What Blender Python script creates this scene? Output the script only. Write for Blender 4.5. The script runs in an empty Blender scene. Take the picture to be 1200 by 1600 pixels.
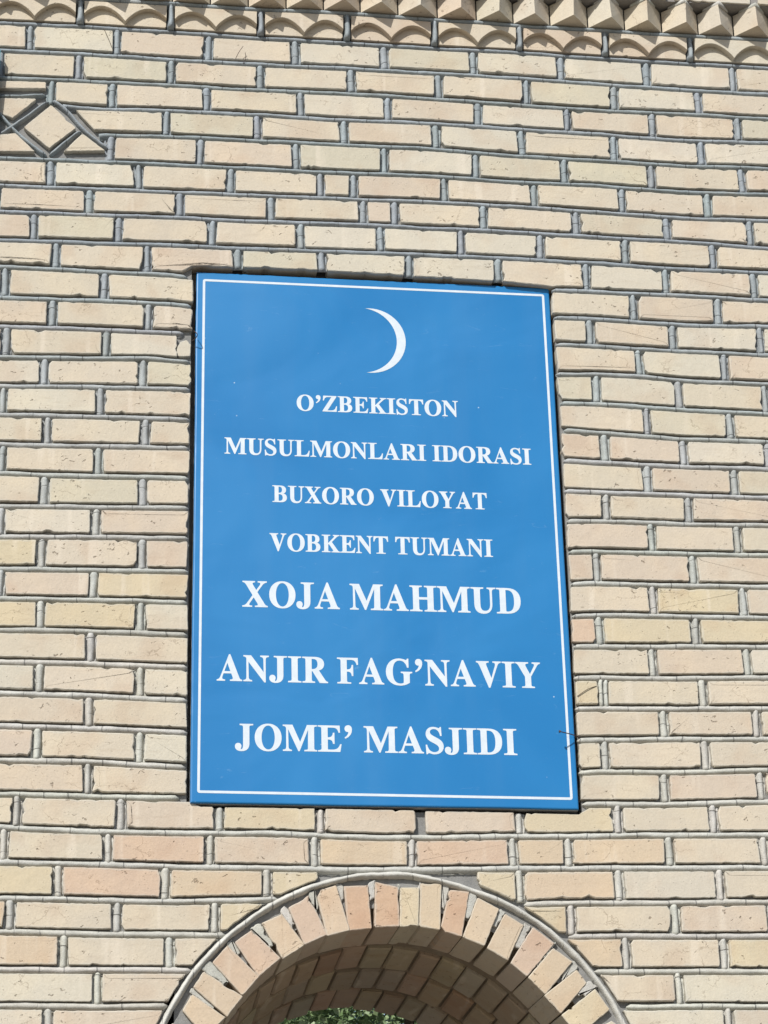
import bpy, bmesh, math, random
from mathutils import Vector, Matrix
from mathutils.geometry import tessellate_polygon

scene = bpy.context.scene
COL = scene.collection
rnd = random.Random(11)

# ------------------------------------------------------------------ measured layout of the wall
# x runs along the wall, z up, both in millimetres; the brick faces lie in the plane y = 0, y > 0 is inside the wall
BEDS = {0: [[(-632.5, 1672.8),(-368.2, 1670.1),(-282.2, 1671.4),(-147.5, 1676.0),(-0.2, 1674.4),(202.9, 1669.5),(325.6, 1670.8),(442.4, 1666.9),(613.7, 1666.6),(717.4, 1667.7),(815.2, 1665.9),(940.5, 1665.6),(1066.5, 1666.1),(1178.3, 1667.2),(1277.9, 1668.3)]], 1: [[(-1152.3, 1582.4),(-893.6, 1585.2),(-630.2, 1583.8),(-366.3, 1580.7),(-99.8, 1581.0),(171.3, 1579.1),(443.3, 1581.8),(717.6, 1577.3),(996.9, 1576.6),(1277.1, 1578.1)]], 2: [[(-1148.4, 1483.7),(-891.0, 1487.0),(-629.0, 1484.2),(-366.4, 1484.7),(-101.2, 1487.8),(168.6, 1488.0),(439.1, 1487.4),(712.1, 1482.3),(989.8, 1478.7),(1268.4, 1478.1)]], 3: [[(-1144.7, 1388.3),(-888.6, 1391.1),(-627.9, 1393.1),(-366.6, 1392.2),(-102.6, 1397.4),(165.9, 1395.8),(434.9, 1390.8),(706.5, 1385.9),(983.4, 1389.6),(1260.7, 1388.8)]], 4: [[(-953.5, 1299.4),(-886.1, 1295.2),(-626.8, 1302.2),(-366.7, 1304.3),(-104.1, 1301.7),(163.3, 1306.5),(431.0, 1302.0),(701.5, 1299.1),(976.3, 1292.3),(1253.0, 1300.8)]], 5: [[(-841.4, 1200.8),(-822.3, 1204.2),(-625.7, 1210.8),(-366.9, 1212.7),(-105.5, 1213.0),(160.6, 1215.1),(426.8, 1205.1),(696.0, 1204.1),(969.6, 1200.3),(1244.8, 1206.9)]], 6: [[(-1133.6, 1107.2),(-881.3, 1110.8),(-624.5, 1113.4),(-367.0, 1113.7),(-107.0, 1114.0),(157.7, 1118.9),(422.8, 1112.4),(690.7, 1113.9),(962.8, 1106.3),(1236.6, 1113.0)]], 7: [[(-1129.9, 1013.8),(-878.9, 1016.9),(-623.3, 1019.2),(-367.1, 1021.7),(-108.4, 1024.2),(155.1, 1028.2),(419.0, 1026.9),(685.4, 1021.1),(956.2, 1014.7),(1228.4, 1018.6)]], 8: [[(-1126.4, 925.8),(-876.6, 928.4),(-622.3, 932.7),(-367.3, 932.3),(-109.7, 937.7),(152.4, 937.2),(415.1, 937.7),(680.3, 933.1),(950.1, 930.6),(1220.0, 922.1)]], 9: [[(-1122.7, 831.0),(-874.1, 834.4),(-621.1, 838.8),(-367.4, 839.3),(-111.2, 842.6),(149.7, 845.6),(411.1, 845.4),(675.0, 842.8),(943.2, 835.7),(1212.6, 836.4)]], 10: [[(-1119.2, 742.6),(-871.7, 740.7),(-619.9, 739.0),(-570.7, 734.2)], [(530.8, 744.6),(669.3, 744.0),(936.6, 744.3),(1204.2, 740.4)]], 11: [[(-1115.2, 640.6),(-869.2, 643.5),(-618.7, 643.3),(-558.5, 638.1)], [(533.9, 651.1),(664.0, 652.1),(929.3, 643.9),(1196.4, 650.4)]], 12: [[(-1111.6, 547.9),(-866.7, 549.8),(-580.2, 549.0)], [(535.3, 561.9),(658.7, 560.3),(922.9, 555.3),(1188.0, 554.8)]], 13: [[(-1107.6, 448.5),(-864.3, 455.7),(-679.7, 461.6),(-560.6, 457.0)], [(530.2, 462.9),(641.6, 467.6),(784.5, 466.3),(915.8, 457.8),(1179.4, 456.0)]], 14: [[(-1104.0, 357.0),(-861.9, 363.7),(-615.4, 368.3),(-559.8, 367.1)], [(538.9, 368.9),(647.6, 369.6),(908.8, 361.1),(1170.8, 356.7)]], 15: [[(-1100.5, 266.9),(-859.5, 270.7),(-558.9, 272.2)], [(544.0, 280.4),(642.2, 275.8),(901.8, 264.8),(1162.9, 265.6)]], 16: [[(-1096.8, 173.7),(-857.1, 177.2),(-561.8, 182.1)], [(538.9, 183.6),(636.6, 180.1),(895.4, 175.8),(1155.2, 177.3)]], 17: [[(-1093.3, 85.0),(-854.7, 84.7),(-560.9, 89.0)], [(535.7, 86.4),(631.1, 84.4),(888.7, 84.1),(1147.0, 83.3)]], 18: [[(-1089.4, -14.4),(-852.2, -10.0),(-560.0, -3.8)], [(538.3, -9.3),(625.9, -5.3),(882.1, -7.2),(1139.4, -3.8)]], 19: [[(-1085.7, -107.0),(-849.9, -101.1),(-559.2, -96.1)], [(538.8, -105.6),(620.3, -101.2),(875.3, -100.8),(1131.2, -98.1)]], 20: [[(-1082.0, -203.2),(-847.3, -199.6),(-558.2, -197.1)], [(539.2, -204.1),(614.6, -200.0),(868.2, -199.6),(1122.6, -196.5)]], 21: [[(-1078.5, -290.6),(-845.0, -288.2),(-561.0, -288.3)], [(537.7, -301.5),(609.0, -296.4),(861.3, -294.4),(1114.2, -293.3)]], 22: [[(-1074.9, -382.8),(-842.6, -380.3),(-560.0, -384.6)], [(536.5, -393.2),(603.5, -391.7),(854.7, -385.8),(1106.5, -381.2)]], 23: [[(-1071.3, -474.1),(-840.2, -474.5),(-559.1, -479.3)], [(533.3, -486.7),(598.1, -485.4),(847.7, -481.9),(1098.5, -473.5)]], 24: [[(-1067.7, -563.8),(-837.8, -566.4),(-558.2, -574.7)], [(532.0, -578.1),(592.8, -575.6),(841.2, -572.1),(1090.5, -565.9)]], 25: [[(-1064.1, -657.2),(-835.4, -659.1),(-557.3, -666.1)], [(532.5, -670.1),(587.5, -667.3),(834.7, -661.1),(1082.5, -656.7)]], 26: [[(-1060.3, -752.8),(-832.9, -753.7),(-561.6, -764.5)], [(531.0, -763.7),(582.2, -759.8),(827.7, -757.3),(1074.7, -747.2)]], 27: [[(-1056.6, -846.4),(-830.4, -849.7),(-578.0, -851.6)], [(536.9, -853.7),(576.8, -852.7),(821.1, -849.0),(1066.7, -838.7)]], 28: [[(-1053.1, -936.4),(-997.3, -940.9),(-828.0, -945.4),(-599.3, -948.5),(-370.1, -946.3),(-312.9, -946.9),(-79.3, -953.6),(-21.4, -954.7),(155.0, -952.1),(213.6, -949.1),(452.7, -946.0),(692.8, -939.6),(1058.4, -934.5)]], 29: [[(-1049.3, -1032.8),(-825.6, -1034.6),(-598.1, -1039.8),(-370.3, -1041.4),(-81.0, -1043.6),(152.1, -1039.9),(448.3, -1034.5),(686.8, -1031.3),(1050.3, -1026.9)]], 30: [[(-1045.5, -1128.0),(-823.1, -1130.9),(-597.0, -1134.3),(-310.3, -1125.2)], [(359.9, -1135.8),(443.4, -1130.7),(560.7, -1129.9),(801.0, -1126.6),(1042.0, -1122.3)]], 31: [[(-1042.0, -1217.2),(-820.8, -1221.5),(-595.9, -1223.1),(-450.4, -1222.3)], [(479.3, -1222.7),(555.5, -1219.5),(794.2, -1219.3),(1033.7, -1217.9)]], 32: [[(-1038.1, -1315.9),(-818.3, -1316.8),(-594.8, -1316.0),(-539.4, -1317.0)], [(544.6, -1316.5),(787.3, -1315.0),(1025.3, -1314.2)]], 33: [[(-1034.4, -1409.7),(-815.9, -1412.0),(-602.0, -1409.5)], [(626.9, -1411.0),(780.5, -1408.6),(1017.0, -1409.3)]]}
HEADS = {0: [-1185.4, -910.3, -631.9, -352.3, -81.9, 195.2, 466.9, 743.4, 1020.5, 1300.9], 1: [-1059.5, -794.6, -513.2, -242.8, 36.4, 318.5, 599.3, 876.6, 1159.0], 2: [-1146.5, -909.2, -626.5, -352.7, -69.9, 205.6, 483.9, 764.9, 1038.6], 3: [-989.5, -806.1, -517.9, -228.4, 42.3, 325.7, 609.9, 882.8, 1160.7], 4: [-639.8, -362.9, -94.9, 191.9, 461.2, 753.8, 1034.9], 5: [-805.9, -536.1, -243.8, 28.1, 312.7, 590.0, 868.2, 1157.8], 6: [-982.6, -719.8, -442.7, -170.3, -68.4, 211.9, 490.9, 768.8, 1041.3], 7: [-866.3, -596.0, -320.8, -40.7, 55.4, 329.7, 618.6, 904.5, 1169.0], 8: [-1025.6, -777.2, -497.7, -232.5, 10.2, 257.1, 502.3, 767.7, 1043.6], 9: [-959.0, -690.5, -421.0, -169.8, 95.5, 367.5, 640.4, 887.7, 1165.8], 10: [-1102.4, -814.4, None, 781.6, 1045.2], 11: [-962.4, -683.6, None, 641.6, 896.3, 1170.1], 12: [-1091.3, -804.6, None, 785.5, 1050.2], 13: [-980.2, -697.4, None, 650.4, 902.5, 1169.1], 14: [-1095.0, -816.8, None, 798.1, 1052.5], 15: [-965.2, -686.9, None, 664.4, 900.5, 1161.0], 16: [-1089.7, -819.7, None, 787.7, 1051.4], 17: [-968.2, -691.1, None, 657.1, 904.7], 18: [-1087.6, -820.6, None, 786.8, 1046.2], 19: [-969.2, -689.8, None, 617.5, 904.2], 20: [-1080.2, -823.1, None, 779.5, 1047.6], 21: [-966.7, -691.9, None, 613.7, 897.6], 22: [-825.6, None, 763.0, 1041.8], 23: [-964.0, -688.7, None, 615.8, 904.3], 24: [-826.2, None, 784.1, 1054.6], 25: [-963.0, -687.2, None, 608.6, 897.9], 26: [-824.8, None, 773.0, 1052.1], 27: [-1010.8, -733.6, -468.8, -194.0, 80.4, 356.4, 633.9, 907.7], 28: [-1042.8, -765.7, -494.2, -210.8, 54.8, 334.5, 489.9, 775.0, 1045.1], 29: [-895.0, -612.9, -341.1, None, 349.8, 626.2, 911.4], 30: [-1018.8, -738.1, -479.5, None, 488.8, 777.8], 31: [-876.1, -600.4, None, 634.2, 908.9], 32: [-785.6, None, 775.0], 33: [-910.0, None, 906.3]}
TOP27 = [(-548.4, -875.5),(-335.2, -876.2),(-19.7, -877.4),(264.3, -879.1),(524.4, -882.9)]
BOT9 = [(-586.0, 749.9),(-565.4, 768.0),(-535.1, 778.1),(-491.4, 771.7),(-329.3, 774.4),(-175.8, 774.4),(17.3, 771.0),(211.7, 767.5),(368.3, 764.3),(521.4, 754.3),(564.5, 747.7)]
SIGNL = [(-551.7, 717.5),(-556.2, 383.0),(-560.8, -18.1),(-559.0, -401.5),(-557.4, -840.1)]
SIGNR = [(528.8, 704.8),(534.0, 386.0),(534.4, -82.6),(533.1, -490.0),(531.5, -853.8)]
POLYS = [[(-1067.4, 1214.0),(-989.0, 1145.4),(-911.0, 1221.2),(-988.0, 1297.2)], [(-946.9, 1139.0),(-821.0, 1148.6),(-891.4, 1204.5)], [(-1176.0, 1312.5),(-1174.4, 1272.2),(-1101.0, 1245.5),(-1032.7, 1314.7),(-1036.7, 1319.0)], [(-1170.5, 1179.0),(-1168.3, 1126.1),(-1030.4, 1132.0),(-1091.4, 1192.6)], [(-1178.5, 1373.2),(-1177.4, 1345.0),(-1005.2, 1353.7),(-1005.9, 1377.4)], [(-914.6, 1283.8),(-857.2, 1220.0),(-653.0, 1224.4),(-653.9, 1291.9)]]
DIAG = [[(-996.2, 1312.5),(-1063.1, 1252.2),(-1140.5, 1187.4)], [(-984.8, 1317.7),(-939.6, 1282.2),(-889.9, 1222.5),(-850.7, 1186.9),(-811.7, 1158.0)], [(-1151.4, 1269.2),(-1089.8, 1201.6),(-1040.7, 1155.7),(-995.9, 1125.1)], [(-895.5, 1215.5),(-945.9, 1170.1),(-988.4, 1127.8)], [(-1149.7, 1322.0),(-1084.8, 1325.0),(-1004.6, 1334.5)]]
VOUS = [[(-563.5, -1421.1),(-538.8, -1379.4),(-449.7, -1442.5),(-504.6, -1485.5)], [(-535.6, -1361.1),(-509.1, -1320.7),(-406.2, -1387.5),(-444.7, -1437.5)], [(-485.6, -1295.4),(-446.9, -1251.2),(-362.2, -1335.4),(-404.5, -1382.5)], [(-426.6, -1242.6),(-382.4, -1209.9),(-306.1, -1286.2),(-362.2, -1333.7)], [(-355.1, -1190.9),(-302.0, -1166.5),(-241.0, -1250.1),(-297.6, -1286.1)], [(-283.0, -1149.2),(-229.4, -1115.9),(-180.7, -1222.5),(-239.3, -1248.4)], [(-208.6, -1105.3),(-154.7, -1087.4),(-120.3, -1210.1),(-179.1, -1225.9)], [(-132.2, -1089.0),(-67.9, -1086.7),(-61.6, -1204.6),(-122.1, -1210.1)], [(-46.8, -1077.8),(13.9, -1091.2),(14.7, -1198.9),(-51.1, -1201.1)], [(20.8, -1092.9),(71.5, -1092.5),(65.1, -1196.9),(18.2, -1198.9)], [(77.2, -1078.4),(133.2, -1079.7),(123.9, -1206.9),(70.3, -1198.6)], [(155.5, -1097.1),(208.0, -1101.9),(182.6, -1223.9),(127.4, -1208.6)], [(232.0, -1117.5),(288.9, -1148.5),(242.7, -1249.4),(187.7, -1227.3)], [(306.0, -1160.6),(355.6, -1191.6),(305.8, -1287.0),(252.9, -1256.3)], [(380.0, -1196.7),(437.8, -1239.8),(356.3, -1329.7),(315.9, -1295.6)], [(433.6, -1253.7),(484.5, -1289.7),(404.6, -1377.4),(361.3, -1334.8)], [(495.6, -1312.1),(520.1, -1346.3),(443.9, -1428.3),(402.6, -1382.5)], [(543.7, -1363.4),(579.1, -1417.9),(487.9, -1485.7),(447.0, -1435.0)]]
RIDGE = [-213.9, -97.9, 18.5, 141.5, 269.1, 390.9, 505.5, 628.7, 750.6, 868.7, 993.3, 1107.9, 1227.5]
SIGNC = [(-543.4, 1630.8),(525.3, 1627.7),(522.8, -2.9),(-549.1, 1.6)]
BORDER = [(-524.2, 1606.9),(508.2, 1604.9),(506.3, 24.2),(-530.3, 29.6)]
CRES = [(-39.9, 1531.0),(-39.7, 1317.9),(79.6, 1420.6),(52.7, 1419.4)]
TEXT = [['O’ZBEKISTON', (-247.7, 1186.4),(229.0, 1184.5),(-247.2, 1236.1),(230.9, 1234.7)], ['MUSULMONLARI IDORASI', (-458.2, 1040.4),(440.2, 1037.2),(-458.3, 1091.1),(442.7, 1086.8)], ['BUXORO VILOYAT', (-320.5, 893.6),(302.6, 890.1),(-320.2, 944.6),(304.7, 940.7)], ['VOBKENT TUMANI', (-329.5, 743.1),(313.1, 742.5),(-329.3, 796.2),(315.3, 794.3)], ['XOJA MAHMUD', (-406.9, 571.5),(387.0, 569.9),(-406.8, 647.5),(390.7, 646.2)], ['ANJIR FAG’NAVIY', (-477.8, 351.7),(433.1, 348.4),(-478.1, 424.6),(437.1, 424.6)], ['JOME’ MASJIDI', (-427.3, 152.9),(355.9, 151.4),(-427.3, 226.9),(359.4, 224.7)]]
NAIL_ = [(538.4, 0.0, -662.6),(509.3, -25.0, -662.1),(472.5, -45.0, -660.4)]
WIREA = [(-555.4, 4.0, 523.5),(-545.0, -10.0, 527.5),(-541.7, -16.0, 537.2),(-550.6, -6.0, 552.1)]
STRAW = [(-836.8, -12.0, 1573.4),(-820.2, -8.0, 1535.5),(-805.6, 2.0, 1501.5)]
HOOK = [(-429.9, 0.0, 1497.2),(-421.1, -14.0, 1511.9),(-407.7, -20.0, 1532.1)]
HOOKB = [(-401.1, -12.0, 1514.5),(-398.6, -5.0, 1498.4),(-406.1, 0.0, 1482.6)]
TWIG = [(537.1, -2.0, -543.4),(567.6, -3.0, -522.4),(594.5, -1.0, -511.7)]
FIXED = [(27, -874, 'C'),(27, -603, 'K'),(27, -335, 'Y'),(27, -56, 'K'),(27, 219, 'K'),(27, 496, 'Y'),(27, 769, 'C'),(27, 989, 'C'),(28, -908, 'C'),(28, -628, 'R'),(28, -353, 'K'),(28, -78, 'T'),(28, 192, 'R'),(28, 411, 'T'),(28, 632, 'T'),(28, 908, 'C'),(29, -980, 'Y'),(29, -754, 'R'),(29, -482, 'T'),(29, -267, 'Y'),(29, 292, 'Y'),(29, 487, 'T'),(29, 768, 'P'),(29, 982, 'C'),(30, -877, 'C'),(30, -608, 'C'),(30, -430, 'Y'),(30, 429, 'Y'),(30, 633, 'C'),(30, 911, 'K'),(31, -966, 'T'),(31, -741, 'C'),(31, -531, 'C'),(31, 547, 'T'),(31, 769, 'C'),(31, 975, 'K'),(23, -1026, 'R'),(19, -618, 'K'),(21, 573, 'R'),(17, 1027, 'K'),(18, 655, 'K'),(19, 763, 'K'),(21, 751, 'Y'),(21, 1015, 'Y'),(20, -957, 'K'),(17, -823, 'O'),(14, 931, 'O'),(2, 621, 'O'),(1, 176, 'O'),(1, -663, 'K'),(7, -1006, 'K'),(18, -686, 'K')]
FRAG = [(-596.2, 472.0),(-560.8, 475.6),(-557.4, 515.2),(-570.6, 527.1),(-591.1, 519.9),(-600.1, 494.6)]
BARE_JOINT = 80.3
PLATE = [(-1145.3, 1477.7),(-1129.1, 1137.2)]
CAM = {'f': 2.257248, 'C': [-0.88442, -6.09875, -2.48461], 'R': [[0.9906495, -0.1346115, -0.0222114], [0.0299485, 0.3733906, -0.9271907], [0.1331041, 0.9178558, 0.3739306]]}

# ------------------------------------------------------------------ camera
cam = bpy.data.cameras.new('camera')
cam.sensor_fit = 'VERTICAL'; cam.sensor_height = 24.0; cam.lens = 24.0 * CAM['f']
cam.clip_start = 0.05; cam.clip_end = 2000
cam_ob = bpy.data.objects.new('camera', cam); COL.objects.link(cam_ob)
R_ = CAM['R']
m3 = Matrix(((R_[0][0], -R_[1][0], -R_[2][0]), (R_[0][1], -R_[1][1], -R_[2][1]), (R_[0][2], -R_[1][2], -R_[2][2])))
cam_ob.matrix_world = Matrix.Translation(Vector(CAM['C'])) @ m3.to_4x4()
scene.camera = cam_ob

# ------------------------------------------------------------------ sky, sun, exposure
SUN_TRAVEL = Vector((0.62, 1.0, -0.96)).normalized()
to_sun = -SUN_TRAVEL
world = bpy.data.worlds.new('World'); scene.world = world; world.use_nodes = True
wn = world.node_tree
sky = wn.nodes.new('ShaderNodeTexSky'); sky.sky_type = 'NISHITA'; sky.sun_disc = False
sky.sun_elevation = math.asin(to_sun.z); sky.sun_rotation = math.atan2(to_sun.x, to_sun.y)
bg = wn.nodes['Background']; bg.inputs['Strength'].default_value = 0.10
wn.links.new(sky.outputs[0], bg.inputs['Color'])
sl = bpy.data.lights.new('sun', 'SUN'); sl.energy = 4.2; sl.angle = math.radians(0.55); sl.color = (1.0, 0.965, 0.905)
so = bpy.data.objects.new('sun', sl); COL.objects.link(so)
so.rotation_euler = SUN_TRAVEL.to_track_quat('-Z', 'Y').to_euler(); so.location = (-6, -9, 9)
scene.view_settings.view_transform = 'Standard'; scene.view_settings.look = 'None'
scene.view_settings.exposure = 0.32; scene.view_settings.gamma = 1.0
scene.cycles.max_bounces = 3; scene.cycles.diffuse_bounces = 3; scene.cycles.glossy_bounces = 2; scene.cycles.transmission_bounces = 2

# ------------------------------------------------------------------ material helpers
class NT:
    def __init__(s, name):
        s.m = bpy.data.materials.new(name); s.m.use_nodes = True; s.t = s.m.node_tree
        s.b = s.t.nodes['Principled BSDF']
    def n(s, typ, **kw):
        nd = s.t.nodes.new(typ)
        for k, v in kw.items():
            if k.startswith('i_'):
                key = k[2:]; key = int(key) if key.isdigit() else key
                s.set(nd.inputs[key], v)
            else: setattr(nd, k, v)
        return nd
    def set(s, inp, v):
        if isinstance(v, bpy.types.NodeSocket): s.t.links.new(v, inp)
        else: inp.default_value = v
    def math(s, op, a, b=None, c=None, clamp=False):
        nd = s.t.nodes.new('ShaderNodeMath'); nd.operation = op; nd.use_clamp = clamp
        s.set(nd.inputs[0], a)
        if b is not None: s.set(nd.inputs[1], b)
        if c is not None: s.set(nd.inputs[2], c)
        return nd.outputs[0]
    def vmath(s, op, a, b):
        nd = s.t.nodes.new('ShaderNodeVectorMath'); nd.operation = op
        s.set(nd.inputs[0], a); s.set(nd.inputs[1], b); return nd.outputs[0]
    def mix(s, fac, a, b, mode='MIX'):
        nd = s.t.nodes.new('ShaderNodeMix'); nd.data_type = 'RGBA'; nd.blend_type = mode
        s.set(nd.inputs[0], fac); s.set(nd.inputs[6], a); s.set(nd.inputs[7], b); return nd.outputs[2]
    def ramp(s, fac, lo, hi):
        nd = s.t.nodes.new('ShaderNodeMapRange'); nd.interpolation_type = 'SMOOTHSTEP'
        s.set(nd.inputs[0], fac); nd.inputs[1].default_value = lo; nd.inputs[2].default_value = hi; return nd.outputs[0]
    def noise(s, vec, scale, detail=4, rough=0.55, dist=0.0):
        nd = s.t.nodes.new('ShaderNodeTexNoise'); s.set(nd.inputs['Vector'], vec)
        nd.inputs['Scale'].default_value = scale; nd.inputs['Detail'].default_value = detail
        nd.inputs['Roughness'].default_value = rough; nd.inputs['Distortion'].default_value = dist; return nd.outputs[0]
    def voro(s, vec, scale, feature='F1'):
        nd = s.t.nodes.new('ShaderNodeTexVoronoi'); nd.feature = feature; s.set(nd.inputs['Vector'], vec)
        nd.inputs['Scale'].default_value = scale; return nd.outputs['Distance']
    def bump(s, h, strength, dist, prev=None):
        nd = s.t.nodes.new('ShaderNodeBump'); nd.inputs['Strength'].default_value = strength
        nd.inputs['Distance'].default_value = dist; s.set(nd.inputs['Height'], h)
        if prev is not None: s.set(nd.inputs['Normal'], prev)
        return nd.outputs[0]
    def pos(s): return s.n('ShaderNodeNewGeometry').outputs['Position']
    def out(s, color, rough=0.8, normal=None, spec=0.3):
        s.set(s.b.inputs['Base Color'], color); s.set(s.b.inputs['Roughness'], rough)
        s.b.inputs['Specular IOR Level'].default_value = spec
        if normal is not None: s.set(s.b.inputs['Normal'], normal)
        return s.m

def rgba(c): return (c[0], c[1], c[2], 1.0)

def brick_material():
    N = NT('fired_brick')
    oi = N.n('ShaderNodeObjectInfo')
    off = N.n('ShaderNodeCombineXYZ', i_0=N.math('MULTIPLY', oi.outputs['Random'], 37.0), i_1=N.math('MULTIPLY', oi.outputs['Random'], 11.0), i_2=0.0).outputs[0]
    p = N.vmath('ADD', N.pos(), off)
    base = oi.outputs['Color']
    big = N.n('ShaderNodeTexNoise', i_Vector=p, i_Scale=8.0, i_Detail=2.0)
    blotch = big.outputs[0]
    bc = N.n('ShaderNodeSeparateColor', i_0=big.outputs[1]).outputs
    mid = N.n('ShaderNodeTexNoise', i_Vector=p, i_Scale=30.0, i_Detail=3.0, i_Roughness=0.6)
    fine = N.noise(p, 190.0, 2, 0.65)
    c = N.mix(N.ramp(blotch, 0.40, 0.72), base, N.mix(1.0, base, (1.08, 1.06, 1.02, 1), 'MULTIPLY'))
    c = N.mix(N.math('MULTIPLY', N.ramp(bc[1], 0.50, 0.70), 0.60), c, N.mix(1.0, base, (0.93, 0.85, 0.80, 1), 'MULTIPLY'))
    f = N.math('MULTIPLY_ADD', fine, 0.24, 0.88)
    c = N.mix(1.0, c, N.n('ShaderNodeCombineColor', i_0=f, i_1=f, i_2=f).outputs[0], 'MULTIPLY')
    # pale lime runs, vertical, and clay smeared along the wire cut
    run = N.math('MULTIPLY', N.ramp(N.noise(N.vmath('MULTIPLY', p, (24.0, 5.0, 2.2)), 1.0, 2, 0.5), 0.60, 0.74), 0.34)
    c = N.mix(run, c, (0.62, 0.56, 0.47, 1))
    smear = N.noise(N.vmath('MULTIPLY', p, (9.0, 5.0, 60.0)), 1.0, 3, 0.6, 0.8)
    c = N.mix(N.math('MULTIPLY', N.ramp(smear, 0.58, 0.72), 0.25), c, N.mix(1.0, base, (0.80, 0.74, 0.68, 1), 'MULTIPLY'))
    # cement film left round the edge by the pointing
    rim = N.n('ShaderNodeAttribute', attribute_name='rim').outputs['Fac']
    rm = N.ramp(N.math('ADD', N.math('MULTIPLY', rim, 0.62), N.math('MULTIPLY', mid.outputs[0], 0.75)), 0.72, 1.02)
    c = N.mix(N.math('MULTIPLY', rm, 0.36), c, (0.43, 0.43, 0.39, 1))
    # pits, drag marks and a few hair cracks
    w = N.vmath('SCALE', mid.outputs[1], (0, 0, 0)); w.node.inputs['Scale'].default_value = 0.05
    wp = N.vmath('MULTIPLY', N.vmath('ADD', p, w), (0.62, 1.0, 1.35))
    pit = N.math('MULTIPLY', N.math('SUBTRACT', 1.0, N.ramp(N.voro(wp, 44.0), 0.08, 0.20)), N.ramp(bc[2], 0.50, 0.58))
    pit2 = N.math('MULTIPLY', N.math('SUBTRACT', 1.0, N.ramp(N.voro(wp, 120.0), 0.08, 0.20)), N.ramp(mid.outputs[0], 0.50, 0.62))
    pit = N.math('MAXIMUM', pit, N.math('MULTIPLY', pit2, 0.6))
    ed = N.voro(wp, 12.0, 'DISTANCE_TO_EDGE')
    crack = N.math('MULTIPLY', N.math('SUBTRACT', 1.0, N.ramp(ed, 0.004, 0.016)), N.ramp(bc[0], 0.58, 0.63))
    dark = N.math('MAXIMUM', N.math('MULTIPLY', pit, 0.60), N.math('MULTIPLY', crack, 0.42))
    c = N.mix(dark, c, N.mix(1.0, base, (0.36, 0.30, 0.26, 1), 'MULTIPLY'))
    h = N.math('MULTIPLY_ADD', fine, 0.35, mid.outputs[0])
    h = N.math('SUBTRACT', h, N.math('MULTIPLY', pit, 1.2))
    return N.out(c, 0.8, N.bump(h, 0.75, 0.0022), 0.22)

def mortar_material(name, rings):
    N = NT(name); p = N.pos(); oi = N.n('ShaderNodeObjectInfo')
    base = oi.outputs['Color']
    a = N.noise(p, 22.0, 3, 0.6); fine = N.noise(p, 260.0, 3, 0.7)
    f = N.math('MULTIPLY_ADD', a, 0.75, N.math('MULTIPLY_ADD', fine, 0.55, 0.35))
    c = N.mix(1.0, base, N.n('ShaderNodeCombineColor', i_0=f, i_1=f, i_2=f).outputs[0], 'MULTIPLY')
    sand = N.math('SUBTRACT', 1.0, N.ramp(N.voro(p, 330.0), 0.15, 0.30))
    c = N.mix(N.math('MULTIPLY', sand, 0.28), c, (0.10, 0.10, 0.10, 1))
    stain = N.ramp(N.noise(p, 5.0, 4, 0.6), 0.55, 0.75)
    c = N.mix(N.math('MULTIPLY', stain, 0.30), c, (0.46, 0.43, 0.37, 1))
    h = N.math('MULTIPLY_ADD', a, 1.0, N.math('MULTIPLY', fine, 0.6))
    if rings:
        d = {'x': 0, 'z': 2}[rings]
        ax = N.n('ShaderNodeSeparateXYZ', i_0=p).outputs[d]
        w = N.math('MULTIPLY_ADD', N.noise(p, 9.0, 2), 0.03, ax)
        vv = N.n('ShaderNodeTexVoronoi', voronoi_dimensions='1D', feature='DISTANCE_TO_EDGE', i_W=w, i_Scale=13.0)
        lap = N.math('SUBTRACT', 1.0, N.ramp(vv.outputs['Distance'], 0.008, 0.03))
        lap = N.math('MULTIPLY', lap, N.ramp(N.noise(p, 14.0, 2), 0.40, 0.60))
        c = N.mix(N.math('MULTIPLY', lap, 0.42), c, (0.07, 0.07, 0.075, 1))
        h = N.math('SUBTRACT', h, N.math('MULTIPLY', lap, 1.1))
    return N.out(c, 0.85, N.bump(h, 0.9, 0.0026), 0.25)

BRICK = brick_material()
BEAD_X = mortar_material('pointing_mortar_beds', 'x')
BEAD_Z = mortar_material('pointing_mortar_heads', 'z')
MORTAR = mortar_material('bedding_mortar', None)

def simple(name, col, rough=0.6, metallic=0.0, var=0.12, scale=30, bump=0.0, spec=0.4):
    N = NT(name); p = N.pos(); a = N.noise(p, scale, 5, 0.6)
    f = N.math('MULTIPLY_ADD', a, 2 * var, 1 - var)
    c = N.mix(1.0, rgba(col), N.n('ShaderNodeCombineColor', i_0=f, i_1=f, i_2=f).outputs[0], 'MULTIPLY')
    N.b.inputs['Metallic'].default_value = metallic
    return N.out(c, rough, N.bump(a, 0.5, bump) if bump else None, spec)

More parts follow.
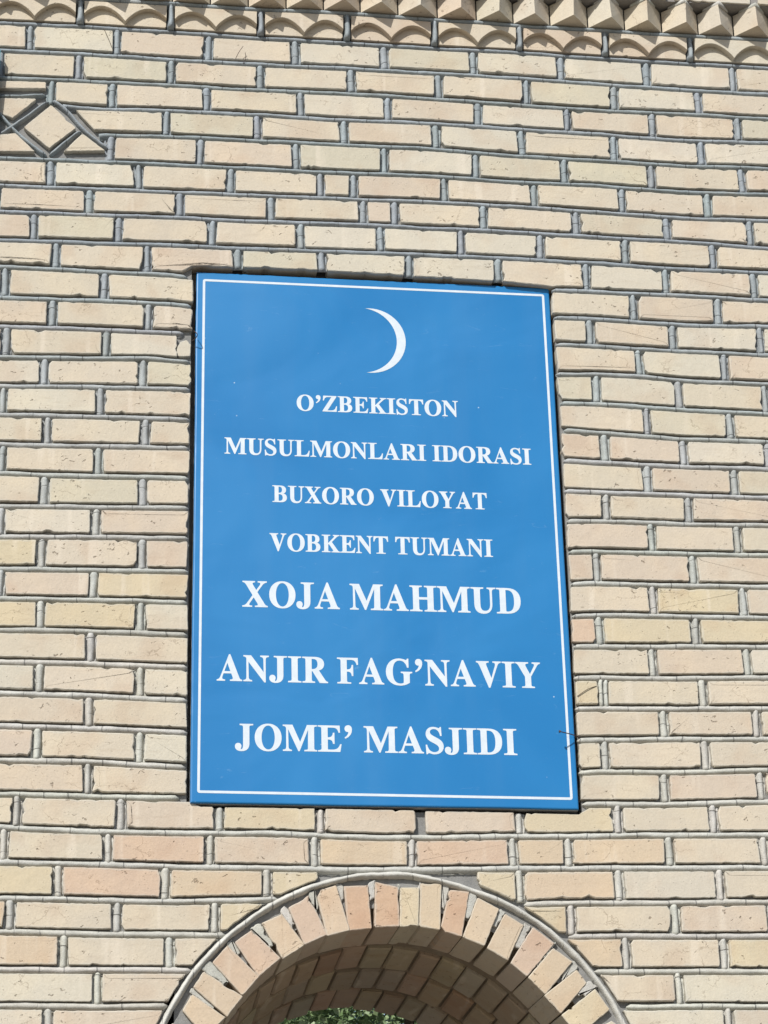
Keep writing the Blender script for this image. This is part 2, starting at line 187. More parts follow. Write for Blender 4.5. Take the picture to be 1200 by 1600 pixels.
def vinyl_material():
    N = NT('blue_vinyl'); p = N.pos()
    big = N.noise(p, 2.2, 3, 0.5, 0.4)
    c = N.mix(N.ramp(big, 0.3, 0.7), (0.010, 0.146, 0.368, 1), (0.015, 0.166, 0.398, 1))
    # faint weave, scuffs and pale specks
    weave = N.noise(N.vmath('MULTIPLY', p, (900.0, 1.0, 900.0)), 1.0, 1)
    scuff = N.math('MULTIPLY', N.ramp(N.noise(N.vmath('MULTIPLY', p, (14.0, 14.0, 46.0)), 1.0, 5, 0.7, 1.2), 0.62, 0.78), 0.16)
    c = N.mix(scuff, c, (0.30, 0.46, 0.62, 1))
    spk = N.math('MULTIPLY', N.math('SUBTRACT', 1.0, N.ramp(N.voro(p, 26.0), 0.03, 0.07)), N.ramp(N.noise(p, 8.0, 2), 0.58, 0.64))
    c = N.mix(N.math('MULTIPLY', spk, 0.6), c, (0.55, 0.62, 0.68, 1))
    dust = N.math('MULTIPLY', N.ramp(N.noise(N.vmath('MULTIPLY', p, (7.0, 7.0, 0.9)), 1.0, 4, 0.6), 0.45, 0.75), 0.018)
    c = N.mix(dust, c, (0.42, 0.45, 0.46, 1))
    h = N.math('MULTIPLY_ADD', N.noise(N.vmath('MULTIPLY', p, (1.6, 1.0, 2.6)), 1.0, 3, 0.5, 0.5), 1.0, N.math('MULTIPLY', weave, 0.004))
    return N.out(c, N.math('MULTIPLY_ADD', big, 0.2, 0.28), N.bump(h, 0.6, 0.016), 0.4)

def print_material():
    N = NT('white_print'); p = N.pos()
    a = N.noise(p, 40.0, 4, 0.6)
    c = N.mix(N.ramp(a, 0.35, 0.75), (0.50, 0.56, 0.615, 1), (0.56, 0.61, 0.66, 1))
    return N.out(c, 0.45, None, 0.3)

VINYL = vinyl_material(); PRINT = print_material()
GREY_METAL = simple('grey_frame', (0.42, 0.43, 0.42), 0.6, 0.0, 0.25, 60)
NAIL = simple('dull_nail_steel', (0.075, 0.050, 0.045), 0.6, 0.4, 0.4, 300)
STRAW_M = simple('dry_straw', (0.09, 0.07, 0.05), 0.9, 0.0, 0.3, 200)
TEAL = simple('teal_paint', (0.05, 0.22, 0.28), 0.5, 0.0, 0.15, 40)
LEAF = None
BARK = simple('bark', (0.10, 0.075, 0.055), 0.95, 0, 0.4, 40, 0.01)

# ------------------------------------------------------------------ object helpers
def mesh_object(name, verts, faces, mat, parent=None, smooth=False, color=None):
    me = bpy.data.meshes.new(name); me.from_pydata(verts, [], faces); me.update()
    if smooth:
        me.polygons.foreach_set('use_smooth', [True] * len(me.polygons))
    me.materials.append(mat)
    ob = bpy.data.objects.new(name, me); COL.objects.link(ob)
    if parent is not None: ob.parent = parent
    if color is not None: ob.color = rgba(color)
    return ob

def empty(name, loc, label, cat):
    o = bpy.data.objects.new(name, None); COL.objects.link(o); o.location = loc
    o.empty_display_size = 0.2; o['label'] = label; o['category'] = cat
    return o

def lerp_poly(pts, x):
    if x <= pts[0][0]: return pts[0][1]
    for (x0, z0), (x1, z1) in zip(pts, pts[1:]):
        if x <= x1: return z0 + (z1 - z0) * (x - x0) / max(1e-6, x1 - x0)
    return pts[-1][1]

def lerp_z(pts, z):          # x of a near-vertical line at height z
    return lerp_poly(sorted((q[1], q[0]) for q in pts), z)

# every length below this line is in millimetres until it is put into a mesh
def jag(poly, amp=0.9, step=9.0, chip=0.16, corner=(0.8, 4.5), rr=rnd):
    """a brick's outline: the polygon's edges broken into short pieces, corners worn or knocked off, bits chipped out"""
    n = len(poly); cx = sum(q[0] for q in poly) / n; cz = sum(q[1] for q in poly) / n
    cut = []
    for i in range(n):
        c = rr.uniform(*corner)
        if rr.random() < chip * .45: c = rr.uniform(7, 16)
        cut.append(c)
    out = []
    for i in range(n):
        a = Vector(poly[i]); b = Vector(poly[(i + 1) % n]); d = b - a; L = d.length
        if L < 1e-3: continue
        t = d / L; nrm = Vector((-t.y, t.x))
        if nrm.dot(Vector((cx, cz)) - a) < 0: nrm = -nrm
        prev = (Vector(poly[i]) - Vector(poly[i - 1]))
        sharp0 = prev.length > 1e-3 and prev.normalized().dot(t) < 0.8
        nxt = (Vector(poly[(i + 2) % n]) - b)
        sharp1 = nxt.length > 1e-3 and nxt.normalized().dot(t) < 0.8
        c0 = min(cut[i] * rr.uniform(.6, 1.4), L * .25) if sharp0 else 0
        c1 = min(cut[(i + 1) % n] * rr.uniform(.6, 1.4), L * .25) if sharp1 else 0
        k = max(1, int((L - c0 - c1) / step))
        cs = []
        for _ in range(2):
            if rr.random() < chip * L / 90: cs.append((rr.uniform(0.05, 0.95) * L, rr.uniform(5, 17), rr.uniform(1.5, 6.5)))
        for j in range(k + 1):
            s = c0 + (L - c0 - c1) * j / k
            if j == k and not sharp1: continue
            if 0 < j < k: s += rr.uniform(-.35, .35) * step
            o = rr.uniform(-.5, .7) * amp * rr.choice((.5, .5, 1.0, 1.6))
            for (sc, w, dp) in cs:
                u = abs(s - sc) / w
                if u < 1: o += dp * (1 - u) + rr.uniform(0, 1.2)
            o = max(o, -0.8)
            q = a + t * s + nrm * o
            out.append((q.x, q.y))
    return out

def area(p): return 0.5 * sum(p[i][0] * p[(i + 1) % len(p)][1] - p[(i + 1) % len(p)][0] * p[i][1] for i in range(len(p)))

def slab_mesh(poly, y0, y1, bev, tilt=(0, 0), rim=False):
    """extrude an (x, z) outline from its front y0 to the back y1 with a worn arris"""
    if area(poly) < 0: poly = poly[::-1]
    n = len(poly); cx = sum(q[0] for q in poly) / n; cz = sum(q[1] for q in poly) / n
    ins = []
    for i in range(n):
        a = Vector(poly[i - 1]); b = Vector(poly[i]); c = Vector(poly[(i + 1) % n])
        t = (c - a); t = t.normalized() if t.length > 1e-6 else Vector((1, 0))
        q = b + Vector((-t.y, t.x)) * bev * rnd.uniform(.7, 1.3); ins.append((q.x, q.y))
    def Y(q): return tilt[0] * (q[0] - cx) + tilt[1] * (q[1] - cz)
    v = []
    hx = max(q[0] for q in poly) - min(q[0] for q in poly); hz = max(q[1] for q in poly) - min(q[1] for q in poly)
    kx = max(.6, 1 - 22 / hx); kz = max(.6, 1 - 22 / hz)
    mx = (max(q[0] for q in poly) + min(q[0] for q in poly)) / 2; mz = (max(q[1] for q in poly) + min(q[1] for q in poly)) / 2
    for q in ins: v.append((q[0], y0 + Y(q), q[1]))
    for q in poly: v.append((q[0], y0 + bev * .9 + Y(q), q[1]))
    for q in poly: v.append((q[0], y1, q[1]))
    if rim:
        for q in ins:
            w = (mx + (q[0] - mx) * kx, mz + (q[1] - mz) * kz); v.append((w[0], y0 + Y(w), w[1]))
    v = [(a * .001, b * .001, c * .001) for a, b, c in v]
    fs = [tuple(range(3 * n, 4 * n))] + [(i, (i + 1) % n, 3 * n + (i + 1) % n, 3 * n + i) for i in range(n)] if rim else [tuple(range(n))]
    for i in range(n):
        j = (i + 1) % n
        fs.append((j, i, n + i, n + j)); fs.append((n + j, n + i, 2 * n + i, 2 * n + j))
    return v, fs

def centre_origin(ob):
    me = ob.data; n = len(me.vertices)
    c = Vector((0, 0, 0))
    for q in me.vertices: c += q.co
    c /= n
    me.transform(Matrix.Translation(-c)); ob.location = ob.location + c

def tube_mesh(path, rad, prof, close=True):
    """a pointed mortar bead: a half-round profile swept along a path in the wall plane.
    path: (x, z, y) mm; prof: list of (across, out) unit profile; rad: per-point (half width, height)"""
    n = len(path); m = len(prof); v = []; fs = []
    for i in range(n):
        a = path[max(0, i - 1)]; b = path[min(n - 1, i + 1)]
        t = Vector((b[0] - a[0], b[1] - a[1])); t = t.normalized() if t.length > 0 else Vector((1, 0))
        nr = Vector((-t.y, t.x)); hw, hh = rad[i]
        for (u, w) in prof:
            if abs(u) > .95: u *= 1 + rnd.uniform(-.10, .18)
            if .2 < w < .3: w += rnd.choice((-.45, -.3, -.15, 0, .1, .25)) + rnd.uniform(-.1, .1)
            elif abs(u) < .95: w += rnd.uniform(-.035, .035); u += rnd.uniform(-.03, .03)
            v.append(((path[i][0] + nr.x * u * hw) * .001, (path[i][2] - w * hh) * .001, (path[i][1] + nr.y * u * hw) * .001))
    for i in range(n - 1):
        for k in range(m - 1):
            a = i * m + k; fs.append((a, a + 1, a + m + 1, a + m))
    if close:
        fs.append(tuple(range(m - 1, -1, -1))); fs.append(tuple((n - 1) * m + k for k in range(m)))
    return v, fs
PROF = [(-1.05, -.25), (-1.0, .05), (-.88, .45), (-.62, .78), (-.25, .97), (.15, 1.0), (.55, .84), (.84, .50), (1.0, .08), (1.05, -.25)]

# pointing pressed in by hand leaves crumbs and feathered skins beside the bead
PROF_H = [(-1.75, -.25), (-1.55, .28), (-1.22, .24), (-1.0, .05), (-.88, .45), (-.62, .78), (-.25, .97), (.15, 1.0), (.55, .84), (.84, .50), (1.0, .06), (1.22, .24), (1.5, .28), (1.75, -.25)]
PROF_B = [(-1.45, -.25), (-1.28, .22), (-1.0, .05), (-.88, .45), (-.62, .78), (-.25, .97), (.15, 1.0), (.55, .84), (.84, .50), (1.0, .08), (1.05, -.25)]
def bead(name, pts, mat, parent, color, hw=9.0, hh=15.0, y=13.5, taper=(False, False), step=11.0, wob=0.6, prof=PROF):
    d = [0.0]
    for a, b in zip(pts, pts[1:]): d.append(d[-1] + math.hypot(b[0] - a[0], b[1] - a[1]))
    L = d[-1]; k = max(4, int(L / step)); path = []; rad = []
    ph = [rnd.uniform(0, 6.28) for _ in range(6)]
    for i in range(k + 1):
        s = L * i / k; j = 0
        while j < len(pts) - 2 and d[j + 1] < s: j += 1
        # smooth (Catmull-Rom) through the measured points
        p1 = pts[j]; p2 = pts[j + 1]; p0 = pts[max(0, j - 1)]; p3 = pts[min(len(pts) - 1, j + 2)]
        u = (s - d[j]) / max(1e-6, d[j + 1] - d[j]); u = min(1, max(0, u))
        def cr(a, b, c, e): return b + .5 * u * (c - a + u * (2 * a - 5 * b + 4 * c - e + u * (3 * (b - c) + e - a)))
        x = p1[0] + (p2[0] - p1[0]) * u; z = p1[1] + (p2[1] - p1[1]) * u
        if len(pts) > 2:
            z = .6 * cr(p0[1], p1[1], p2[1], p3[1]) + .4 * z
        wz = wob * (math.sin(s * .019 + ph[0]) + .7 * math.sin(s * .047 + ph[1]) + .5 * rnd.uniform(-1, 1))
        w = hw * (1 + .07 * math.sin(s * .023 + ph[2]) + .05 * math.sin(s * .071 + ph[3]) + rnd.uniform(-.03, .03))
        h = hh * (1 + .05 * math.sin(s * .031 + ph[4]) + rnd.uniform(-.03, .03))
        for e, on in ((s, taper[0]), (L - s, taper[1])):
            if on and e < 16: q = .25 + .75 * math.sqrt(max(0, 1 - (1 - e / 16) ** 2)); w *= q; h *= (.35 + .65 * q)
        path.append((x, z + wz, y)); rad.append((w, h))
    v, fs = tube_mesh(path, rad, prof)
    ob = mesh_object(name, v, fs, mat, parent, True, color); centre_origin(ob)
    return ob

# ------------------------------------------------------------------ colours of the clay and the mortar
CREAM = (0.460, 0.408, 0.327); PALE = (0.468, 0.430, 0.356); PINK = (0.455, 0.390, 0.314); TAN = (0.458, 0.374, 0.276)
ROSE = (0.450, 0.348, 0.266); YELL = (0.462, 0.400, 0.288); OLIVE = (0.438, 0.403, 0.318); RED = (0.425, 0.302, 0.218)
def jit(c, a=.022):
    k = rnd.uniform(1 - a, 1 + a)
    return tuple(min(.7, v * k * rnd.uniform(1 - a * .35, 1 + a * .35)) for v in c)
def brick_colour(row):
    u = rnd.random()
    if row < 10: c = CREAM if u < .50 else PALE if u < .80 else OLIVE if u < .90 else PINK
    elif row < 17: c = CREAM if u < .55 else PALE if u < .75 else PINK if u < .92 else OLIVE
    elif row < 27: c = CREAM if u < .55 else PINK if u < .72 else PALE if u < .88 else YELL
    else: c = CREAM if u < .45 else TAN if u < .60 else YELL if u < .75 else PALE if u < .9 else PINK
    return jit(c)
def fixed_colour(row, x):
    """bricks whose own clay stands out from the rest"""
    for r, fx, c in FIXED:
        if r == row and abs(fx - x) < 70: return jit({'C': CREAM, 'P': PALE, 'K': PINK, 'T': TAN, 'R': ROSE, 'Y': YELL, 'O': OLIVE, 'D': RED}[c], .012)
    return None
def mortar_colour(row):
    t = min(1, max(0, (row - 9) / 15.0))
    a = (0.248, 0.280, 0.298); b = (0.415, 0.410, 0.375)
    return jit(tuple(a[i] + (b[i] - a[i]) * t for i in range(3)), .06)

# ------------------------------------------------------------------ the wall
PITCH = 93.5; QX = 276.0
PROUD = 24.0                              # the scalloped course stands this far out of the wall
GZ = CAM['C'][2] * 1000 - 1600            # ground level
ACX, ACZ, RIN, REX = 1.5, -1729.0, 538.0, 672.0
XMIN, XMAX = -2900, 2900
def SK(y): return 0.028 * max(0.0, y - 200)   # the gateway runs slightly askew
DEPTH = 1290.0                            # thickness of the gateway

wall = empty('brick_wall', (0, 0, GZ * .001), 'pale brick wall with raised grey pointing and an arched gateway under the sign', 'wall')
wall_inv = Matrix.Translation((0, 0, -GZ * .001))
def to_wall(ob):
    ob.parent = wall; ob.matrix_parent_inverse = wall_inv

def bed_z(j, x):
    if j in BEDS:
        L = BEDS[j]
        if len(L) == 1: return lerp_poly(L[0], x)
        if x <= L[0][-1][0]: return lerp_poly(L[0], x)
        if x >= L[1][0][0]: return lerp_poly(L[1], x)
        (x0, z0), (x1, z1) = L[0][-1], L[1][0]
        return z0 + (z1 - z0) * (x - x0) / (x1 - x0)
    z33 = bed_z(33, x)
    if j > 33: return z33 - (j - 33) * PITCH
    return bed_z(0, x) + (-j) * PITCH
def arch_x(z, r):
    dz = z - ACZ
    if dz <= 0: return r
    return math.sqrt(max(0, r * r - dz * dz)) if dz < r else 0.0

def top_z(r, x):
    if r == 27 and TOP27[0][0] < x < TOP27[-1][0]: return lerp_poly(TOP27, x)
    return bed_z(r, x) - 11.0
def bot_z(r, x):
    if r == 9 and BOT9[0][0] < x < BOT9[-1][0]: return lerp_poly(BOT9, x)
    return bed_z(r + 1, x) + 12.5

def edge_pts(fn, xa, xb, step=30.0):
    k = max(1, int(abs(xb - xa) / step)); return [(xa + (xb - xa) * i / k, fn(xa + (xb - xa) * i / k)) for i in range(k + 1)]

GAP = 15.0
segments = []      # (row, x0, x1, kind0, kind1): runs of bricks between beads, sign and arch
def row_cells(r):
    """the bricks of one course as (x0, x1, end kinds); the joints in view are the measured ones"""
    zc = bed_z(r, 0) - PITCH * .5
    if r in HEADS:
        hs = HEADS[r]; groups = [[]]
        for h in hs:
            if h is None: groups.append([])
            else: groups[-1].append(h)
    else:
        o = QX / 2 if r % 2 else 0
        allh = [o + QX * k + rnd.uniform(-6, 6) for k in range(-12, 12)]
        lim = arch_x(zc, RIN if zc < ACZ else REX) + 40
        inside = zc - PITCH * .5 < ACZ + REX
        groups = [[h for h in allh if h < -lim - 20], [h for h in allh if h > lim + 20]] if inside else [allh]
    # carry the bond on to both ends of the wall
    g0 = groups[0]; x = g0[0]
    while x - QX > XMIN: x -= QX + rnd.uniform(-5, 5); g0.insert(0, x)
    g1 = groups[-1]; x = g1[-1]
    while x + QX < XMAX: x += QX + rnd.uniform(-5, 5); g1.append(x)
    cells = []
    for gi, g in enumerate(groups):
        for a, b in zip(g, g[1:]): cells.append((a, b, 'j', 'j'))
        if len(groups) == 2:
            k = 's' if 10 <= r <= 26 else 'a'
            if gi == 0: cells.append((g[-1], None, 'j', k))
            else: cells.append((None, g[0], k, 'j'))
    return cells, groups

count_view = 0
stuff_v, stuff_f = [], []
bead_stuff_v, bead_stuff_f = [], []
def add_stuff(v, fs, tv=stuff_v, tf=stuff_f):
    o = len(tv); tv.extend(v); tf.extend([tuple(i + o for i in q) for q in fs])

def extr_off(z, side, off):       # the extrados bead's flank at height z
    zz = z
    if zz >= ACZ + REX + off: return None
    return ACX + side * arch_x(zz, REX + off)

def cell_poly(r, a, b, ka, kb):
    xa = a + GAP + rnd.uniform(-2, 2) if ka == 'j' else None
    xb = b - GAP + rnd.uniform(-2, 2) if kb == 'j' else None
    if ka == 's': xa = lerp_z(SIGNR, bed_z(r, 560) - 47) + rnd.uniform(0, 3)
    if kb == 's': xb = FRAG[0][0] - 3 if r == 12 else lerp_z(SIGNL, bed_z(r, -560) - 47) - rnd.uniform(0, 3)
    if ka in 'js' and kb in 'js':
        ta = rnd.uniform(-2.0, 2.0); tb = rnd.uniform(-2.0, 2.0)
        bot = edge_pts(lambda x: bot_z(r, x), xa - ta, xb - tb); top = edge_pts(lambda x: top_z(r, x), xb + tb, xa + ta)
        return bot + top
    # one end follows the arch
    side = -1 if kb == 'a' else 1
    fixed = xa if kb == 'a' else xb
    zt = top_z(r, fixed); zb = bot_z(r, fixed)
    curve = []
    rr = REX + 15
    if zb < ACZ:
        rr = RIN + 3 if zt < ACZ else rr
        curve = [(ACX + side * (RIN + 3), zb), (ACX + side * (RIN + 3), zt)] if zt < ACZ else [(ACX + side * rr, zb), (ACX + side * arch_x(zt, rr), zt)]
    else:
        for i in range(9):
            z = zb + (zt - zb) * i / 8
            x = arch_x(z, rr) if z < ACZ + rr - .5 else 0
            if r == 29: x = max(x, 205 if side < 0 else 232)
            curve.append((ACX + side * x, z))
    if side < 0:   # left of the arch: bottom edge left to right, up the curve, back
        curve = [(max(q[0], fixed + 4), q[1]) for q in curve]
        if curve[-1][0] - fixed < 25: return None
        top = edge_pts(lambda x: top_z(r, x), curve[-1][0], fixed)[1:]
        return [(fixed, zb)] + curve + top
    curve = [(min(q[0], fixed - 4), q[1]) for q in curve]
    if fixed - curve[-1][0] < 25: return None
    top = edge_pts(lambda x: top_z(r, x), curve[-1][0], fixed)[1:]
    return [(fixed, zb)] + curve + top

def in_view(poly):
    xs = [q[0] for q in poly]; zs = [q[1] for q in poly]
    return max(xs) > -1330 and min(xs) < 1400 and max(zs) > -1500 and min(zs) < 1850

def lay_brick(poly, row, color=None, y0=None, depth=52.0, name='brick', chip=.16, amp=1.1, individual=True, bev=None):
    y0 = rnd.gauss(0, 1.3) if y0 is None else y0
    if not individual:
        v, fs = slab_mesh(poly, y0, depth, 2.0); add_stuff(v, fs); return None
    jp = jag(poly, amp=amp, chip=chip)
    v, fs = slab_mesh(jp, y0, depth, rnd.uniform(1.2, 2.6) if bev is None else bev, (rnd.gauss(0, .004), rnd.gauss(0, .010)), rim=True)
    ob = mesh_object(name, v, fs, BRICK, None, False, color or brick_colour(row))
    at = ob.data.attributes.new('rim', 'FLOAT', 'POINT'); k = len(v) // 4
    at.data.foreach_set('value', [1.0] * (3 * k) + [0.0] * k)
    centre_origin(ob); to_wall(ob)
    return ob

LAST = int((bed_z(33, 0) - GZ) / PITCH) + 33
for r in range(1, LAST + 1):
    cells, groups = row_cells(r)
    vi = 0
    for (a, b, ka, kb) in cells:
        if r in (3, 4, 5) and ka == 'j' and kb == 'j':
            if -1500 < b <= HEADS[r][0] + 1: continue
        poly = cell_poly(r, a, b, ka, kb)
        if poly is None: continue
        iv = in_view(poly)
        ob = lay_brick(poly, r, fixed_colour(r, sum(q[0] for q in poly) / len(poly)), individual=iv, chip=.40 if r in (9, 27) else .16)
        if iv: vi += 1
    # head joints
    for g in groups:
        for hx in g:
            if r in (3, 4, 5) and -1500 < hx < HEADS[r][0] - 1: continue
            zt = bed_z(r, hx) - 6; zb = bed_z(r + 1, hx) + 6
            if r == 9 and BOT9[1][0] < hx < BOT9[-1][0]: zb = lerp_poly(BOT9, hx) + rnd.uniform(-3, 5)
            if r == 27 and TOP27[0][0] < hx < TOP27[-1][0]: zt = lerp_poly(TOP27, hx) - 2
            if r == 27 and abs(hx - BARE_JOINT) < 12: continue
            pts = [(hx + rnd.uniform(-2, 2), zt), (hx + rnd.uniform(-1, 1), (zt + zb) / 2), (hx + rnd.uniform(-2, 2), zb)]
            if -1330 < hx < 1400 and zt > -1500:
                if r == 23 and 560 < hx < 640:
                    for dx in (-7.5, 7.5):
                        o = bead('head_joint', [(q[0] + dx, q[1]) for q in pts], BEAD_Z, None, mortar_colour(r), 7.0, 13, 16.5, step=14); to_wall(o)
                    continue
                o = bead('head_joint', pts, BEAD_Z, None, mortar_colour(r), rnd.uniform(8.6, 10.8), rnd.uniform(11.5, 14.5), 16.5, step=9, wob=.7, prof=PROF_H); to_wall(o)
            else:
                v, fs = tube_mesh([(q[0], q[1], 13.5) for q in pts], [(11, 12)] * 3, PROF); add_stuff(v, fs, bead_stuff_v, bead_stuff_f)

# ------------------------------------------------------------------ raised bed joints, one bead along each course
for j in range(0, LAST + 2):
    if j in BEDS:
        lines = [list(l) for l in BEDS[j]]
    else:
        z = bed_z(j, 0); lim = arch_x(z, RIN) + 4
        lines = [[(-1500, bed_z(j, -1500)), (-lim, bed_z(j, -lim))], [(lim, bed_z(j, lim)), (1500, bed_z(j, 1500))]]
    if j not in (4, 5): lines[0].insert(0, (XMIN, lines[0][0][1]))
    lines[-1].append((XMAX, lines[-1][-1][1]))
    two = len(lines) == 2
    for k, l in enumerate(lines):
        if j > 34:
            v, fs = tube_mesh([(q[0], q[1], 13.5) for q in l], [(9, 14)] * len(l), PROF); add_stuff(v, fs, bead_stuff_v, bead_stuff_f); continue
        if two and 10 <= j <= 27 and j not in (13, 27) : pass
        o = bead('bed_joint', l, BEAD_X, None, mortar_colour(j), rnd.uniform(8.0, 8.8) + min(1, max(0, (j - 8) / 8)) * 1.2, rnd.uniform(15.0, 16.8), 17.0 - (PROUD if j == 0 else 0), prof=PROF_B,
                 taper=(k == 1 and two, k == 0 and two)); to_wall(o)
    if j in (4, 5):    # the far side of the diamond, off to the left
        v, fs = tube_mesh([(XMIN, lines[0][0][1], 13.5), (-1290, lines[0][0][1], 13.5)], [(9, 14)] * 2, PROF); add_stuff(v, fs, bead_stuff_v, bead_stuff_f)

# ------------------------------------------------------------------ the diamond set into the courses at the left
for q in POLYS:
    lay_brick([tuple(c) for c in q], 3, jit(CREAM), chip=.05)
lay_brick([tuple(c) for c in FRAG], 12, jit(PALE), y0=5.0, amp=3.0, chip=.6, name='broken_brick', bev=1.5)
for l in DIAG:
    o = bead('diamond_joint', l, BEAD_X, None, mortar_colour(3), 6.2, 16.5, 16, taper=(True, True), wob=.4); to_wall(o)

# ------------------------------------------------------------------ the arch: voussoirs, bead round them, soffit bricks
VC = [TAN, TAN, ROSE, ROSE, TAN, ROSE, TAN, RED, RED, YELL, TAN, RED, TAN, TAN, ROSE, TAN, TAN, YELL]
def spread(q, inner, outer):
    """widen a voussoir's inner and outer ends along the curve (mm each side)"""
    oa, ob_, ib, ia = (Vector(c) for c in q)
    to = (ob_ - oa).normalized(); ti = (ib - ia).normalized()
    return [tuple(oa - to * outer), tuple(ob_ + to * outer), tuple(ib + ti * inner), tuple(ia - ti * inner)]
for k, q in enumerate(VOUS):
    lay_brick(spread(q, 2.2, 1.0), 29, jit(VC[k], .03), y0=rnd.uniform(-1, 3), depth=230, name='voussoir', chip=.12, amp=.9, bev=1.8)
for qa, qb in zip(VOUS, VOUS[1:]):
    a_o, a_i, b_o, b_i = Vector(qa[1]), Vector(qa[2]), Vector(qb[0]), Vector(qb[3])
    up = ((a_o - a_i).normalized() + (b_o - b_i).normalized()).normalized()
    t = rnd.uniform(.30, .62)
    patch = [tuple(a_o + (a_i - a_o) * t - up * 2), tuple(b_o + (b_i - b_o) * (t + rnd.uniform(-.15, .15))), tuple(b_o + up * rnd.uniform(4, 12)), tuple(a_o + up * rnd.uniform(4, 12))]
    if (Vector(patch[1]) - Vector(patch[0])).length < 3.5: patch[1] = tuple(Vector(patch[0]) + (b_o - a_o).normalized() * 4)
    pv_, pf_ = slab_mesh(jag(patch, amp=2.4, step=5, chip=.4), rnd.uniform(4, 9), 30, 2.5)
    pm_ = mesh_object('joint_mortar', pv_, pf_, MORTAR, None, False, jit((0.40, 0.395, 0.36), .06)); centre_origin(pm_); to_wall(pm_)
a0 = math.degrees(math.atan2(VOUS[0][3][1] - ACZ, VOUS[0][3][0] - ACX)); a1 = math.degrees(math.atan2(VOUS[-1][2][1] - ACZ, VOUS[-1][2][0] - ACX))
def fan(deg_a, deg_b, r0, r1):
    A, B = math.radians(deg_a), math.radians(deg_b)
    return [(ACX + r0 * math.cos(A), ACZ + r0 * math.sin(A)), (ACX + r1 * math.cos(A), ACZ + r1 * math.sin(A)), (ACX + r1 * math.cos(B), ACZ + r1 * math.sin(B)), (ACX + r0 * math.cos(B), ACZ + r0 * math.sin(B))]
d = a0 + .8
while d < 178:
    lay_brick(fan(d, d + 7.0, RIN, 652), 29, y0=0, depth=230, name='voussoir'); d += 8.4
d = a1 - .8
while d > 2:
    lay_brick(fan(d - 7.0, d, RIN, 652), 29, y0=0, depth=230, name='voussoir'); d -= 8.4
EXT = [(ACX + REX * math.cos(math.radians(t)), ACZ + REX * math.sin(math.radians(t))) for t in range(180, -1, -5)]
EXT = [(x + 0.0, z - 5 * math.exp(-((x - 230) / 120) ** 2) + 6 * math.exp(-((x + 150) / 90) ** 2) * .6) for x, z in EXT]
o = bead('arch_joint', EXT, BEAD_X, None, (0.47, 0.465, 0.43), 8.6, 19, 14, wob=1.0); to_wall(o)

def ring_brick(t0, t1, ya, yb, color, rad):
    """one brick of the vault: face on the intrados, its length running into the gateway"""
    pts = []
    cr = 3.0
    T0, T1 = math.radians(t0), math.radians(t1)
    v = []
    seg = [(T0, 0), (T1, 0)]
    prof = [(ya, 4), (ya + 4, 0), (yb - 4, 0), (yb, 4)]
    for (y, dr) in prof:
        for tt, e in ((T0, 4), (T0 + (T1 - T0) * .08, 0), (T0 + (T1 - T0) * .92, 0), (T1, 4)):
            rr = rad + max(dr, e) * 1.1 + rnd.uniform(-1.5, 1.5)
            v.append(((ACX + SK(y) + rr * math.cos(tt)) * .001, (y + rnd.uniform(-2.5, 2.5)) * .001, (ACZ + rr * math.sin(tt)) * .001))
    nb = len(v)
    for y in (ya, yb):
        for tt in (T0, T1):
            v.append(((ACX + SK(y) + (rad + 60) * math.cos(tt)) * .001, y * .001, (ACZ + (rad + 60) * math.sin(tt)) * .001))
    fs = []
    for i in range(3):
        for k in range(3):
            a = i * 4 + k; fs.append((a, a + 4, a + 5, a + 1))
    fs += [(0, 1, 2, 3, nb + 1, nb), (15, 14, 13, 12, nb + 2, nb + 3), (0, nb, nb + 2, 12, 8, 4), (3, 7, 11, 15, nb + 3, nb + 1)]
    me = mesh_object('soffit_brick', v, fs, BRICK, None, False, color); centre_origin(me); to_wall(me)
    return me
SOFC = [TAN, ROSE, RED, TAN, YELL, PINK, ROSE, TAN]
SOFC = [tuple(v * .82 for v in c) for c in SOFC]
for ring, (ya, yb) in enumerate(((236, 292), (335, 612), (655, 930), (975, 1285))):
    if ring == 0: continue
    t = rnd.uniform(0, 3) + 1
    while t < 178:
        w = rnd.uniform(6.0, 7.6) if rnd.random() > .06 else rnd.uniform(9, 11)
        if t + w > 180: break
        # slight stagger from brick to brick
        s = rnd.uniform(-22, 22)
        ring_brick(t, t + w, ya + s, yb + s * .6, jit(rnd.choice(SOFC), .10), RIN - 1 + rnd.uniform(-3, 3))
        t += w + rnd.uniform(.45, .95)
# the voussoirs' own undersides run 230 mm in; the mortar bed of the vault lies 14 mm behind the brick faces
N_ARC = 60
v, fs = [], []
def vault_r(): return RIN + 13
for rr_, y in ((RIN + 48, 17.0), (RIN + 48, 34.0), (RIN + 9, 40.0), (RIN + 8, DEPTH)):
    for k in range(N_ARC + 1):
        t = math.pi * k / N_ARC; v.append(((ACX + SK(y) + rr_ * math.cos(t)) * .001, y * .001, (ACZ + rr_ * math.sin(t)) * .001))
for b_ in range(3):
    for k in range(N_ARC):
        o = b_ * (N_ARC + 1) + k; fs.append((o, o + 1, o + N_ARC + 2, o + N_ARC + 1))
vm = mesh_object('vault_mortar', v, fs, MORTAR, None, True, (0.21, 0.17, 0.125)); to_wall(vm)

